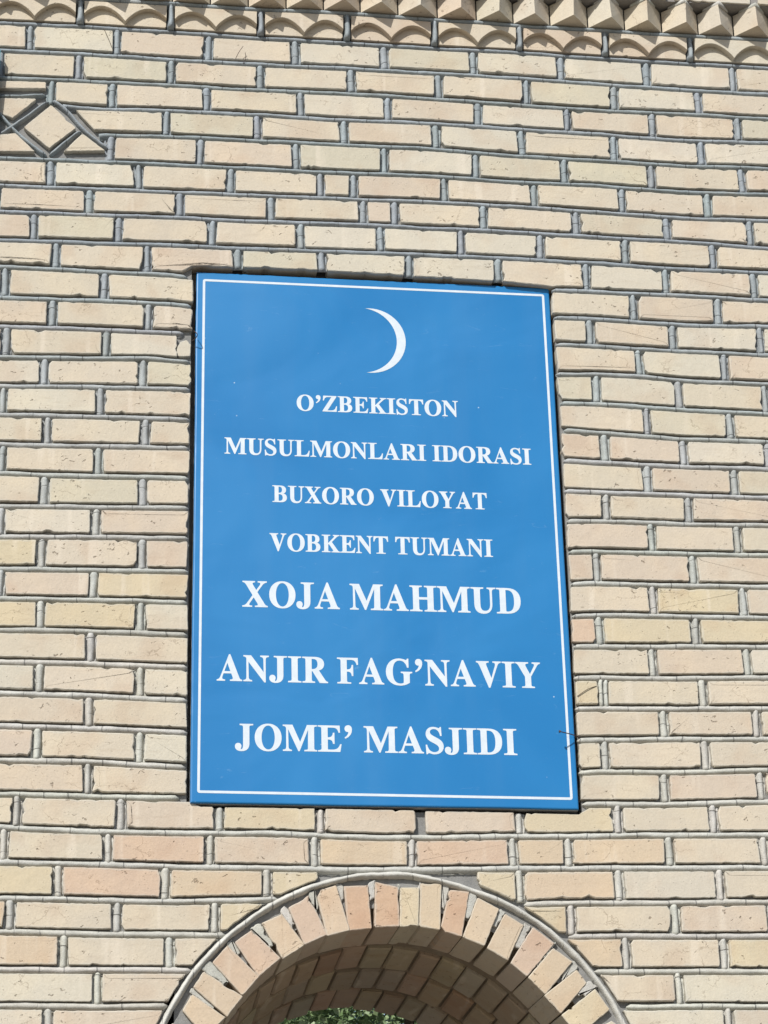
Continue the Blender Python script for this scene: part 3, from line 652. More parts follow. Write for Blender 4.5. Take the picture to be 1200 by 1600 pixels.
# jambs below the springing: courses of brick returning into the gateway
for side in (-1, 1):
    r = 37
    jv = []
    z = ACZ - 6
    k = 0
    while z - 82 > GZ:
        y = 0.0 if k % 2 else -120.0
        while y < DEPTH:
            ya = max(20.0, y); yb = min(DEPTH, y + 248)
            if yb - ya > 30:
                x0 = ACX + side * RIN; x1 = ACX + side * (RIN + 60)
                poly = [(ya, z - 71), (yb, z - 71), (yb, z), (ya, z)]
                vv = [(x0 + SK(q[0]), q[0], q[1]) for q in poly] + [(x1 + SK(q[0]), q[0], q[1]) for q in poly]
                vv = [(a * .001, b * .001, c * .001) for a, b, c in vv]
                ff = [(0, 1, 2, 3), (0, 4, 5, 1), (1, 5, 6, 2), (2, 6, 7, 3), (3, 7, 4, 0)]
                add_stuff(vv, ff)
            y += 275
        z -= PITCH; k += 1

# ------------------------------------------------------------------ bedding mortar behind the courses, cut round the sign and the gateway
ZTOP = 2250.0
def strips(xs, zlo, zhi, y, v, fs):
    for a, b in zip(xs, xs[1:]):
        o = len(v)
        v += [(a * .001, y * .001, zlo(a) * .001), (b * .001, y * .001, zlo(b) * .001), (b * .001, y * .001, zhi(b) * .001), (a * .001, y * .001, zhi(a) * .001)]
        fs.append((o, o + 1, o + 2, o + 3))
v, fs = [], []
SX0 = SIGNL[0][0] - 6; SX1 = SIGNR[0][0] + 6
def opening(x):
    dx = abs(x - ACX)
    return GZ if dx >= RIN + 12 else ACZ + math.sqrt((RIN + 12) ** 2 - dx * dx)
def opening_front(x):
    return ACZ + math.sqrt(max(0, (RIN + 48) ** 2 - (x - ACX) ** 2))
BY = 17.0
strips([XMIN, -1500, -900, ACX - RIN - 75], lambda x: GZ, lambda x: -900.0, BY, v, fs)
strips([ACX + RIN + 48, 900, 1500, XMAX], lambda x: GZ, lambda x: -900.0, BY, v, fs)
xs = [ACX - (RIN + 48) * math.cos(math.pi * i / 48) for i in range(49)]
strips(xs, opening_front, lambda x: -900.0, BY, v, fs)
for side in (-1, 1):
    strips(sorted((ACX + side * (RIN + 12), ACX + side * (RIN + 48))), lambda x: GZ, lambda x: ACZ, BY, v, fs)
strips([XMIN, -1500, SX0], lambda x: -900.0, lambda x: ZTOP, BY, v, fs)
strips([SX1, 1500, XMAX], lambda x: -900.0, lambda x: ZTOP, BY, v, fs)
tx = [SX0] + [q[0] for q in TOP27[1:-1]] + [SX1]
strips(tx, lambda x: -900.0, lambda x: lerp_poly(TOP27, x) - 2, BY, v, fs)
bx = [SX0] + [q[0] for q in BOT9 if SX0 < q[0] < SX1] + [SX1]
strips(bx, lambda x: lerp_poly(BOT9, x) + 2, lambda x: ZTOP, BY, v, fs)
mb = mesh_object('mortar_bed', v, fs, MORTAR, None, False, (0.20, 0.20, 0.195)); to_wall(mb)
# the shallow pocket behind the sign
v = [(SX0, BY, -905), (SX1, BY, -905), (SX1, BY, 800), (SX0, BY, 800), (SX0, 60, -905), (SX1, 60, -905), (SX1, 60, 800), (SX0, 60, 800)]
v = [(a * .001, b * .001, c * .001) for a, b, c in v]
pk = mesh_object('sign_pocket', v, [(4, 5, 6, 7), (0, 4, 7, 3), (1, 2, 6, 5), (3, 7, 6, 2), (0, 1, 5, 4)], MORTAR, None, False, (0.17, 0.17, 0.165)); to_wall(pk)
# core of the wall behind, solid to the back
v, fs = [], []
SD = SK(DEPTH)
strips([XMIN, ACX + SD - RIN - 12], lambda x: GZ, lambda x: ZTOP, DEPTH, v, fs); strips([ACX + SD + RIN + 12, XMAX], lambda x: GZ, lambda x: ZTOP, DEPTH, v, fs)
strips([ACX + SD - (RIN + 12) * math.cos(math.pi * i / 24) for i in range(25)], lambda x: max(ACZ, opening(x - SD)), lambda x: ZTOP, DEPTH, v, fs)
fs = [q[::-1] for q in fs]
for side in (-1, 1):
    o = len(v); x = (ACX + side * (RIN + 13)) * .001
    xd = x + SK(DEPTH) * .001; v += [(x, BY * .001, GZ * .001), (xd, DEPTH * .001, GZ * .001), (xd, DEPTH * .001, ACZ * .001), (x, BY * .001, ACZ * .001)]; fs.append((o, o + 1, o + 2, o + 3))
    o = len(v); x = (XMAX if side > 0 else XMIN) * .001
    v += [(x, BY * .001, GZ * .001), (x, DEPTH * .001, GZ * .001), (x, DEPTH * .001, ZTOP * .001), (x, BY * .001, ZTOP * .001)]; fs.append((o, o + 1, o + 2, o + 3))
o = len(v)
v += [(XMIN * .001, BY * .001, ZTOP * .001), (XMAX * .001, BY * .001, ZTOP * .001), (XMAX * .001, DEPTH * .001, ZTOP * .001), (XMIN * .001, DEPTH * .001, ZTOP * .001)]; fs.append((o, o + 1, o + 2, o + 3))
co = mesh_object('wall_core', v, fs, MORTAR, None, False, (0.24, 0.22, 0.19)); to_wall(co)

# ------------------------------------------------------------------ cornice: scalloped course, dogtooth course, flat courses above
def scallop_brick(xa, xb, color, individual=True):
    zt = lambda x: bed_z(0, x) - 11; zb = lambda x: bed_z(1, x) + 10
    w = xb - xa
    body = [(xa, zb(xa)), (xb, zb(xb)), (xb, zt(xb)), (xa, zt(xa))]
    # raised upper face with two hollows scooped out below
    face = []
    n = 14
    for s in range(2):
        c0 = xa + w * .5 * s; c1 = xa + w * .5 * (s + 1)
        lo0 = 1.0 if s == 0 else 0.0
        for i in range(n + 1):
            u = i / n
            if s == 1 and i == 0: continue
            x = c0 + (c1 - c0) * u
            # outer ends of each brick are cut through the arc's flank, the inner cusp comes down to the bed
            uu = (u * .88 + .12) if s == 0 else u * .88
            hgt = 50 * math.sin(math.pi * uu) ** .85 if 0 < uu < 1 else 0
            if s == 0 and i == n: hgt = 0
            if s == 1 and i == 0: hgt = 0
            face.append((x, zb(x) + 1.5 + hgt))
    face += [(xb, zt(xb)), ((xa + xb) / 2, zt((xa + xb) / 2)), (xa, zt(xa))]
    if individual:
        v, fs = slab_mesh(jag(body, .6, 13, .05), 21.0 - PROUD, 52, 1.0)
        v2, f2 = slab_mesh(face, rnd.uniform(-1, 1) - PROUD, 23.0 - PROUD, 1.2)
        o = len(v); v = v + v2; fs = fs + [tuple(i + o for i in q) for q in f2]
        ob = mesh_object('scalloped_brick', v, fs, BRICK, None, False, color); centre_origin(ob); to_wall(ob)
    else:
        v, fs = slab_mesh(face, -PROUD, 20, 1.2); add_stuff(v, fs)
hs = list(HEADS[0]); x = hs[0]
while x - QX > XMIN: x -= QX; hs.insert(0, x)
x = hs[-1]
while x + QX < XMAX: x += QX; hs.append(x)
for a, b in zip(hs, hs[1:]):
    scallop_brick(a + 13, b - 13, brick_colour(1), -1500 < a and b < 1600)
for hx in hs:
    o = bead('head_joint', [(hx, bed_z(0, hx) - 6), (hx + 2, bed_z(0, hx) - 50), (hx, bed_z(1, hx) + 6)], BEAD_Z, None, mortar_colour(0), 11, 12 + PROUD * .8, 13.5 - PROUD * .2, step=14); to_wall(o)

TOOTH = 57.0 + PROUD; VALLEY = -PROUD + 8
rid = list(RIDGE)
while rid[0] - 120 > XMIN: rid.insert(0, rid[0] - 120 + rnd.uniform(-3, 3))
while rid[-1] + 120 < XMAX: rid.append(rid[-1] + 120 + rnd.uniform(-3, 3))
TH = 74.0
def tooth(x, hwl, hwr, zb, color, lump=True):
    zt = zb + TH + rnd.uniform(-2, 2); y0 = -TOOTH + rnd.uniform(-3, 3)
    sec = [(x - hwl, VALLEY), (x - 2.0, y0 + 1.5), (x + .5, y0), (x + 2.5, y0 + 1.8), (x + hwr, VALLEY), (x, 70.0)]
    v = [(a * .001, b * .001, zb * .001) for a, b in sec] + [(a * .001, b * .001, zt * .001) for a, b in sec]
    dx_ = rnd.uniform(-5, 5)
    v = v[:len(sec)] + [(a + (dx_ * .001 if k_ in (1, 2, 3) else 0), b + rnd.uniform(-.002, .003), c_) for k_, (a, b, c_) in enumerate(v[len(sec):])]
    n = len(sec)
    fs = [tuple(range(n)), tuple(range(2 * n - 1, n - 1, -1))] + [(i, n + i, n + (i + 1) % n, (i + 1) % n) for i in range(n)]
    return v, fs, zt
for i, x in enumerate(rid):
    l = (x - rid[i - 1]) / 2 - 2 if i else 58; r_ = (rid[i + 1] - x) / 2 - 2 if i < len(rid) - 1 else 58
    zb = bed_z(0, x) + 9
    v, fs, zt = tooth(x, l, r_, zb, None)
    if -1400 < x < 1500:
        ob = mesh_object('dogtooth_brick', v, fs, BRICK, None, False, brick_colour(1)); centre_origin(ob); to_wall(ob)
        # mortar squeezed out over the ridge
        pts = [(-42, -8 - PROUD), (-22, -30 - PROUD), (0, -52 - PROUD + rnd.uniform(-3, 3)), (20, -32 - PROUD), (40, -10 - PROUD)]
        vv, ff = [], []
        m = 8
        for k, (dx, yy) in enumerate(pts):
            rad = (5, 8, 9.5, 8, 5)[k] * rnd.uniform(.85, 1.15)
            for q in range(m):
                t = 2 * math.pi * q / m
                vv.append(((x + dx) * .001, (yy - rad * math.cos(t)) * .001, (zt + 6 + rad * math.sin(t) * .95 + rnd.uniform(-1, 1)) * .001))
        for k in range(4):
            for q in range(m):
                a = k * m + q; b = k * m + (q + 1) % m; ff.append((a, b, b + m, a + m))
        lo = mesh_object('mortar_ridge', vv, ff, MORTAR, None, True, mortar_colour(26)); centre_origin(lo); to_wall(lo)
    else: add_stuff(v, fs)
# flat courses over the teeth, each a little further out, then the coping
zc = lambda x: bed_z(0, x) + 9 + TH + 13
for k, (yf, hgt) in enumerate(((-76, 70), (-76, 70), (-100, 70))):
    x = XMIN + (QX / 2 if k % 2 else 0)
    while x < XMAX:
        xb = min(x + 250, XMAX)
        z0 = lambda q: zc(q) + k * 86
        poly = [(x, z0(x)), (xb, z0(xb)), (xb, z0(xb) + hgt), (x, z0(x) + hgt)]
        if k == 0 and -1400 < x < 1500: lay_brick(poly, 1, y0=yf + rnd.uniform(-3, 3), depth=90, name='corbel_brick')
        else:
            v, fs = slab_mesh(poly, yf, 90, 2.0); add_stuff(v, fs)
        x += QX
v, fs = [], []
for a, b in ((XMIN, -1200), (-1200, -200), (-200, 600), (600, 1300), (1300, XMAX)):
    za, zb_ = zc(a), zc(b); o = len(v)
    for (y, dz) in ((-66, -4), (-66, 250), (90, 250), (90, -4)):
        v += [(a * .001, y * .001, (za + dz) * .001), (b * .001, y * .001, (zb_ + dz) * .001)]
    fs += [(o, o + 1, o + 3, o + 2), (o + 2, o + 3, o + 5, o + 4), (o + 6, o + 7, o + 1, o)]
ck = mesh_object('cornice_mortar', v, fs, MORTAR, None, False, (0.22, 0.21, 0.20)); to_wall(ck)
cz = 2080
v = [(x * .001, y * .001, z * .001) for x in (XMIN, XMAX) for y in (-135, DEPTH + 60) for z in (cz + 140, cz + 215)]
cp = mesh_object('coping', v, [(0, 1, 3, 2), (4, 6, 7, 5), (0, 4, 5, 1), (2, 3, 7, 6), (1, 5, 7, 3), (0, 2, 6, 4)], MORTAR, None, False, (0.3, 0.28, 0.25)); to_wall(cp)

sb = mesh_object('further_bricks', stuff_v, stuff_f, BRICK, None, False, CREAM); to_wall(sb); sb['kind'] = 'stuff'
sj = mesh_object('further_joints', bead_stuff_v, bead_stuff_f, BEAD_X, None, True, (0.25, 0.255, 0.25)); to_wall(sj); sj['kind'] = 'stuff'

# ------------------------------------------------------------------ the sign
def bez(p0, p1, p2, p3, n=7):
    o = []
    for i in range(1, n + 1):
        t = i / n; a = (1 - t) ** 3; b = 3 * t * (1 - t) ** 2; c = 3 * t * t * (1 - t); e = t ** 3
        o.append((a * p0[0] + b * p1[0] + c * p2[0] + e * p3[0], a * p0[1] + b * p1[1] + c * p2[1] + e * p3[1]))
    return o
def path(*items):
    """points as (x, y); ('c', p1, p2, p3) is a curve from the last point"""
    o = []
    for it in items:
        if it and it[0] == 'c': o += bez(o[-1], *it[1:])
        else: o.append(it)
    return o
def ell(cx, cy, rx, ry, n=40):
    """an oval with the slightly squared shoulders of a bold roman O"""
    o = []
    for i in range(n):
        t = 2 * math.pi * i / n; c, s = math.cos(t), math.sin(t)
        o.append((cx + rx * math.copysign(abs(c) ** .94, c), cy + ry * math.copysign(abs(s) ** .94, s)))
    return o
def bs(sl, s0, s1, sr): return [(s0, 60), (s0 - 22, 28), (sl, 19), (sl, 0), (sr, 0), (sr, 19), (s1 + 22, 28), (s1, 60)]
def ts(sl, s0, s1, sr): return [(s1, 616), (s1 + 22, 648), (sr, 657), (sr, 676), (sl, 676), (sl, 657), (s0 - 22, 648), (s0, 616)]
G = {}
G['I'] = (389, [bs(20, 118, 272, 370) + ts(20, 118, 272, 370)])
G['H'] = (778, [bs(21, 110, 264, 353) + [(264, 318), (516, 318)] + bs(427, 516, 670, 759) + ts(427, 516, 670, 759) + [(516, 366), (264, 366)] + ts(21, 110, 264, 353)])
G['E'] = (667, [path((16, 0), (606, 0), (641, 185), (615, 185), ('c', (585, 90), (520, 40), (400, 40)), (305, 40), ('c', (280, 40), (269, 48), (269, 70)), (269, 322), ('c', (370, 322), (410, 300), (426, 205)), (452, 205), (452, 485), (426, 485), ('c', (410, 385), (370, 362), (269, 362)), (269, 636), (400, 636), ('c', (510, 636), (555, 600), (578, 505)), (605, 505), (597, 676), (16, 676), (16, 657), ('c', (95, 650), (115, 640), (115, 590)), (115, 86), ('c', (115, 36), (95, 26), (16, 19)))])
G['F'] = (611, [path(*bs(16, 115, 269, 385), (269, 322), ('c', (370, 322), (405, 300), (420, 205)), (446, 205), (446, 485), (420, 485), ('c', (405, 385), (370, 362), (269, 362)), (269, 636), (390, 636), ('c', (490, 636), (532, 600), (556, 505)), (583, 505), (577, 676), (16, 676), (16, 657), (93, 648), (115, 616))])
G['L'] = (667, [path((19, 0), (605, 0), (638, 235), (612, 235), ('c', (575, 100), (500, 40), (400, 40)), (320, 40), ('c', (285, 40), (273, 48), (273, 80)), (273, 600), ('c', (273, 640), (300, 652), (385, 657)), (385, 676), (19, 676), (19, 657), (97, 648), (119, 616), (119, 60), (97, 28), (19, 19))])
G['T'] = (667, [path(*bs(146, 257, 411, 522), (411, 636), (440, 636), ('c', (540, 636), (585, 590), (608, 480)), (636, 480), (629, 676), (38, 676), (31, 480), (59, 480), ('c', (82, 590), (127, 636), (227, 636)), (257, 636))])
G['N'] = (722, [path((16, 0), (238, 0), (238, 19), ('c', (170, 26), (145, 50), (145, 120)), (145, 520), (583, -18), (612, -18), (612, 555), ('c', (612, 625), (630, 650), (701, 657)), (701, 676), (478, 676), (478, 657), ('c', (545, 650), (566, 625), (566, 555)), (566, 235), (216, 676), (16, 676), (16, 657), ('c', (60, 655), (80, 640), (99, 612)), (99, 120), ('c', (99, 50), (80, 26), (16, 19)))])
G['M'] = (944, [path((14, 0), (240, 0), (240, 19), ('c', (170, 28), (150, 48), (150, 120)), (150, 570), (428, 0), (450, 0), (690, 560), (690, 60), (668, 28), (592, 19), (592, 0), (921, 0), (921, 19), (866, 28), (844, 60), (844, 616), (866, 648), (921, 657), (921, 676), (667, 676), (472, 225), (263, 676), (14, 676), (14, 657), ('c', (85, 650), (104, 635), (104, 560)), (104, 120), ('c', (104, 50), (85, 26), (14, 19)))])
G['V'] = (722, [path((352, -18), (382, -18), (590, 545), ('c', (622, 630), (645, 650), (701, 657)), (701, 676), (482, 676), (482, 657), ('c', (545, 655), (566, 628), (545, 560)), (428, 225), (294, 560), ('c', (268, 628), (285, 650), (360, 657)), (360, 676), (16, 676), (16, 657), ('c', (65, 648), (85, 625), (120, 545)))])
G['A'] = (722, [path((9, 0), (222, 0), (222, 19), ('c', (150, 25), (128, 50), (150, 110)), (182, 198), (404, 198), (438, 112), ('c', (462, 45), (450, 24), (370, 19)), (370, 0), (689, 0), (689, 19), ('c', (640, 28), (625, 48), (600, 110)), (367, 690), (340, 690), (115, 120), ('c', (85, 48), (65, 28), (9, 19))), [(198, 240), (387, 240), (293, 478)]])
G['X'] = (722, [path((16, 0), (272, 0), (272, 19), ('c', (190, 24), (170, 45), (205, 95)), (322, 262), (430, 95), ('c', (458, 45), (440, 22), (362, 19)), (362, 0), (699, 0), (699, 19), ('c', (650, 26), (632, 45), (595, 105)), (412, 390), (540, 565), ('c', (585, 625), (615, 645), (676, 657)), (676, 676), (440, 676), (440, 657), ('c', (520, 650), (530, 625), (500, 575)), (392, 430), (295, 580), ('c', (268, 630), (290, 652), (352, 657)), (352, 676), (22, 676), (22, 657), ('c', (75, 650), (100, 625), (130, 578)), (300, 305), (140, 88), ('c', (105, 42), (75, 26), (16, 19)))])
G['Y'] = (722, [path((180, 0), (526, 0), (526, 19), (452, 28), (430, 60), (430, 298), (585, 550), ('c', (625, 622), (650, 648), (699, 657)), (699, 676), (482, 676), (482, 657), ('c', (552, 650), (565, 625), (530, 560)), (412, 352), (300, 555), ('c', (262, 625), (285, 652), (365, 657)), (365, 676), (15, 676), (15, 657), ('c', (65, 648), (85, 620), (115, 568)), (276, 290), (276, 60), (254, 28), (180, 19))])
G['K'] = (778, [path(*bs(30, 125, 279, 374), (279, 292), (318, 330), (488, 95), ('c', (522, 45), (510, 22), (430, 19)), (430, 0), (769, 0), (769, 19), ('c', (715, 24), (700, 40), (655, 100)), (430, 402), (590, 556), ('c', (655, 620), (690, 645), (752, 657)), (752, 676), (496, 676), (496, 657), ('c', (560, 650), (570, 622), (515, 568)), (279, 342), *ts(30, 125, 279, 374))])
G['Z'] = (667, [path((28, 0), (612, 0), (634, 230), (608, 230), ('c', (575, 95), (510, 40), (390, 40)), (222, 40), (612, 652), (612, 676), (62, 676), (47, 478), (74, 478), ('c', (100, 590), (155, 636), (265, 636)), (416, 636), (28, 24))])
G['O'] = (778, [ell(389, 336, 354, 355), ell(389, 336, 186, 322)])
G['D'] = (722, [path((14, 0), (320, 0), ('c', (560, 0), (685, 130), (685, 340)), ('c', (685, 550), (560, 676), (320, 676)), (14, 676), (14, 657), (90, 648), (112, 616), (112, 60), (90, 28), (14, 19)), path((266, 80), ('c', (266, 46), (280, 38), (312, 38)), ('c', (450, 38), (516, 130), (516, 340)), ('c', (516, 545), (450, 638), (312, 638)), (266, 638))])
G['B'] = (667, [path((16, 0), (360, 0), ('c', (530, 0), (619, 70), (619, 182)), ('c', (619, 275), (560, 335), (455, 352)), ('c', (540, 375), (583, 430), (583, 505)), ('c', (583, 610), (500, 676), (345, 676)), (16, 676), (16, 657), (88, 648), (110, 616), (110, 60), (88, 28), (16, 19)), path((264, 372), (300, 372), ('c', (385, 372), (428, 420), (428, 508)), ('c', (428, 596), (385, 640), (310, 640)), (264, 640)), path((264, 85), ('c', (264, 48), (275, 38), (315, 38)), ('c', (410, 38), (456, 95), (456, 186)), ('c', (456, 285), (405, 332), (300, 332)), (264, 332))])
G['R'] = (722, [path(*bs(26, 115, 269, 358), (269, 310), (300, 310), (500, 0), (715, 0), (715, 19), ('c', (675, 24), (660, 42), (635, 78)), (462, 330), ('c', (560, 352), (612, 415), (612, 495)), ('c', (612, 615), (520, 676), (360, 676)), (26, 676), (26, 657), (93, 648), (115, 616)), path((269, 350), (300, 350), ('c', (400, 350), (448, 400), (448, 495)), ('c', (448, 595), (400, 638), (310, 638)), (269, 638))])
G['U'] = (722, [path((16, 676), (16, 657), (88, 648), (110, 616), (110, 240), ('c', (110, 70), (190, -19), (360, -19)), ('c', (520, -19), (602, 75), (602, 245)), (602, 555), ('c', (602, 625), (625, 650), (701, 657)), (701, 676), (474, 676), (474, 657), ('c', (540, 650), (556, 625), (556, 555)), (556, 240), ('c', (556, 110), (500, 42), (398, 42)), ('c', (310, 42), (264, 100), (264, 215)), (264, 616), (286, 648), (364, 657), (364, 676))])
G['J'] = (500, [path((478, 676), (130, 676), (130, 657), (200, 648), (222, 616), (222, 130), ('c', (222, 50), (200, 10), (165, 10)), ('c', (135, 10), (140, 35), (155, 65)), ('c', (175, 115), (145, 172), (85, 172)), ('c', (35, 172), (3, 140), (3, 92)), ('c', (3, 20), (70, -26), (170, -26)), ('c', (310, -26), (376, 50), (376, 170)), (376, 616), (398, 648), (478, 657))])
G['S'] = (556, [path((464, 470), (438, 470), ('c', (420, 585), (355, 652), (265, 652)), ('c', (190, 652), (145, 615), (145, 562)), ('c', (145, 500), (200, 470), (320, 412)), ('c', (450, 350), (513, 290), (513, 185)), ('c', (513, 62), (410, -19), (270, -19)), ('c', (205, -19), (165, 3), (125, 10)), ('c', (100, 14), (85, 4), (72, -19)), (50, -19), (38, 215), (63, 215), ('c', (85, 90), (160, 22), (265, 22)), ('c', (350, 22), (402, 66), (402, 130)), ('c', (402, 198), (345, 232), (230, 288)), ('c', (100, 350), (45, 412), (45, 512)), ('c', (45, 620), (130, 692), (245, 692)), ('c', (305, 692), (345, 675), (380, 664)), ('c', (410, 656), (425, 668), (436, 692)), (455, 692))])
G['G'] = (778, [path((657, 465), (628, 465), ('c', (600, 585), (520, 652), (420, 652)), ('c', (280, 652), (212, 540), (212, 330)), ('c', (212, 125), (285, 20), (425, 20)), ('c', (470, 20), (530, 32), (530, 60)), (530, 245), ('c', (530, 300), (515, 316), (452, 320)), (452, 339), (755, 339), (755, 320), ('c', (700, 314), (682, 300), (682, 250)), (682, 62), ('c', (600, 8), (510, -19), (415, -19)), ('c', (190, -19), (37, 120), (37, 330)), ('c', (37, 545), (195, 691), (400, 691)), ('c', (480, 691), (535, 668), (575, 656)), ('c', (608, 648), (622, 662), (634, 691)), (657, 691))])
G['’'] = (333, [path((88, 352), ('c', (200, 395), (263, 480), (263, 585)), ('c', (263, 650), (228, 691), (170, 691)), ('c', (115, 691), (79, 655), (79, 608)), ('c', (79, 560), (112, 528), (158, 528)), (184, 532), ('c', (180, 465), (145, 412), (80, 374)))])
G[' '] = (250, [])

SB = Vector((0, -0.010, -0.870)); ST = Vector((0, 0.018, 0.7498))
sdir = (ST - SB).normalized(); snrm = Vector((1, 0, 0)).cross(sdir).normalized()     # out of the sign, towards the street
if snrm.y > 0: snrm = -snrm
sign = empty('sign_board', (0, SB.y, SB.z), 'large blue vinyl sign with white serif lettering and a crescent above the arch', 'sign')
def sp(u, v, h=0.0):      # a point on the sign, relative to the sign's foot; u, v in mm, h metres off the face
    return Vector((u * .001, 0, 0)) + sdir * (v * .001) + snrm * h

# stretched vinyl over a frame: flat in front, rolled over the edges
x0 = (SIGNC[0][0] + SIGNC[3][0]) / 2; x1 = (SIGNC[1][0] + SIGNC[2][0]) / 2
c = SIGNC
def edge_loop(ins, h, n=24):
    TL, TR, BR, BL = c; o = []
    # gently uneven wrapped edge
    def along(a, b, nx, ny, seed):
        r2 = random.Random(seed)
        for i in range(n):
            t = i / n; w = .9 * math.sin(t * 9 + seed) + .5 * math.sin(t * 23 + seed * 2)
            x = a[0] + (b[0] - a[0]) * t + nx * (ins + w * .5); z = a[1] + (b[1] - a[1]) * t + ny * (ins + w * .5)
            if i == 0: x = a[0] + ins * (1 if a[0] < 0 else -1); z = a[1] + ins * (1 if a[1] < 800 else -1)
            o.append((x, z, h))
    along(BL, BR, 0, 1, 1); along(BR, TR, -1, 0, 2); along(TR, TL, 0, -1, 3); along(TL, BL, 1, 0, 4)
    return o
loops = [edge_loop(5.0, 0.0), edge_loop(2.4, -.0008), edge_loop(.8, -.0026), edge_loop(.2, -.008)]
n = len(loops[0]); v = [tuple(sp(*q)) for L in loops for q in L]
fs = [tuple(range(n))]
for k in range(len(loops) - 1):
    for i in range(n):
        j = (i + 1) % n; fs.append((k * n + j, k * n + i, (k + 1) * n + i, (k + 1) * n + j))
mesh_object('vinyl_face', v, fs, VINYL, sign)
loops = [edge_loop(.5, -.0083), edge_loop(.5, -.036)]
v = [tuple(sp(*q)) for L in loops for q in L]
fs = [tuple(range(n)), tuple(range(2 * n - 1, n - 1, -1))] + [((i + 1) % n, i, n + i, n + (i + 1) % n) for i in range(n)]
mesh_object('back_frame', v, fs, GREY_METAL, sign)

def flat_print(name, contours, h=.0005, label=None):
    """flat ink: outlines with holes, triangulated"""
    v, fs = [], []
    for cs in contours:
        tris = tessellate_polygon([[Vector((q[0], q[1], 0)) for q in L] for L in cs])
        flat = [q for L in cs for q in L]; o = len(v)
        v += [tuple(sp(q[0], q[1], h)) for q in flat]
        for t in tris:
            a, b, e = (Vector(flat[i]) for i in t)
            if (b - a).cross(e - a) < 0: t = (t[0], t[2], t[1])
            fs.append(tuple(i + o for i in t))
    ob = mesh_object(name, v, fs, PRINT, sign)
    if label: ob['label'] = label
    return ob

for t, bl, br, tl, tr in TEXT:
    adv = sum(G[ch][0] for ch in t); first, last = G[t[0]], G[t[-1]]
    lsb = min(q[0] for q in first[1][0]); rsb = last[0] - max(q[0] for q in last[1][0])
    nat = adv - lsb - rsb
    sx = (br[0] - bl[0]) / nat; sz = ((tl[1] - bl[1]) + (tr[1] - br[1])) / 2 / 676.0
    pen = -lsb; cont = []
    def embolden(L, e, hole):
        q = L if area(L) > 0 else L[::-1]; o = []
        n = len(q)
        for i in range(n):
            a_ = Vector(q[i - 1]); b_ = Vector(q[i]); c_ = Vector(q[(i + 1) % n])
            d1 = (b_ - a_); d2 = (c_ - b_)
            if d1.length < 1e-6 or d2.length < 1e-6: o.append(tuple(b_)); continue
            n1 = Vector((d1.y, -d1.x)).normalized(); n2 = Vector((d2.y, -d2.x)).normalized(); m = n1 + n2
            if m.length < .3: o.append(tuple(b_)); continue
            k = min(1.6, 2 / max(.3, m.length_squared)); m = m * k
            o.append(tuple(b_ + m * e * (-1 if hole else 1)))
        return o
    for ch in t:
        w, cs = G[ch]; shapes = []
        for li, L in enumerate(cs):
            L = embolden(L, 9.0, li > 0)
            shapes.append([(bl[0] + (pen + q[0]) * sx, bl[1] + (br[1] - bl[1]) * (pen + q[0]) / nat + q[1] * sz) for q in L])
        if shapes: cont.append(shapes)
        pen += w
    flat_print('text_line', cont, label='line of white serif capitals reading ' + t)

# crescent: outer and inner arcs through the two tips
tipA, tipB, ro, ri = CRES
def arc3(p, q, r, n=30):
    ax, az = p; bx_, bz = q; cx, cz_ = r
    d = 2 * (ax * (bz - cz_) + bx_ * (cz_ - az) + cx * (az - bz))
    ux = ((ax * ax + az * az) * (bz - cz_) + (bx_ * bx_ + bz * bz) * (cz_ - az) + (cx * cx + cz_ * cz_) * (az - bz)) / d
    uz = ((ax * ax + az * az) * (cx - bx_) + (bx_ * bx_ + bz * bz) * (ax - cx) + (cx * cx + cz_ * cz_) * (bx_ - ax)) / d
    R0 = math.hypot(ax - ux, az - uz); t0 = math.atan2(az - uz, ax - ux); t1 = math.atan2(bz - uz, bx_ - ux)
    return [(ux + R0 * math.cos(t0 + (t1 - t0) * i / n), uz + R0 * math.sin(t0 + (t1 - t0) * i / n)) for i in range(n + 1)]
outer = arc3(tipA, tipB, ro); inner = arc3(tipA, tipB, ri)
flat_print('crescent', [[outer + inner[-2:0:-1]]], label='thin white crescent open to the left')

# white border line with small rounded corners
def rrect(cs, ins, rad, n=5):
    TL, TR, BR, BL = cs
    P = [(BL[0] + ins, BL[1] + ins), (BR[0] - ins, BR[1] + ins), (TR[0] - ins, TR[1] - ins), (TL[0] + ins, TL[1] - ins)]
    D = [(1, 1), (-1, 1), (-1, -1), (1, -1)]; A0 = [180, 270, 0, 90]; o = []
    for (x, z), (dx, dz), a in zip(P, D, A0):
        for i in range(n + 1):
            t = math.radians(a + 90 * i / n); o.append((x + dx * rad + rad * math.cos(t), z + dz * rad + rad * math.sin(t)))
    return o
a = rrect(BORDER, 0, 7.0); b = rrect(BORDER, 7.2, 1.5); n = len(a)
v = [tuple(sp(q[0], q[1], .0005)) for q in a + b]; fs = [(i, (i + 1) % n, n + (i + 1) % n, n + i) for i in range(n)]
mesh_object('border_line', v, fs, PRINT, sign)

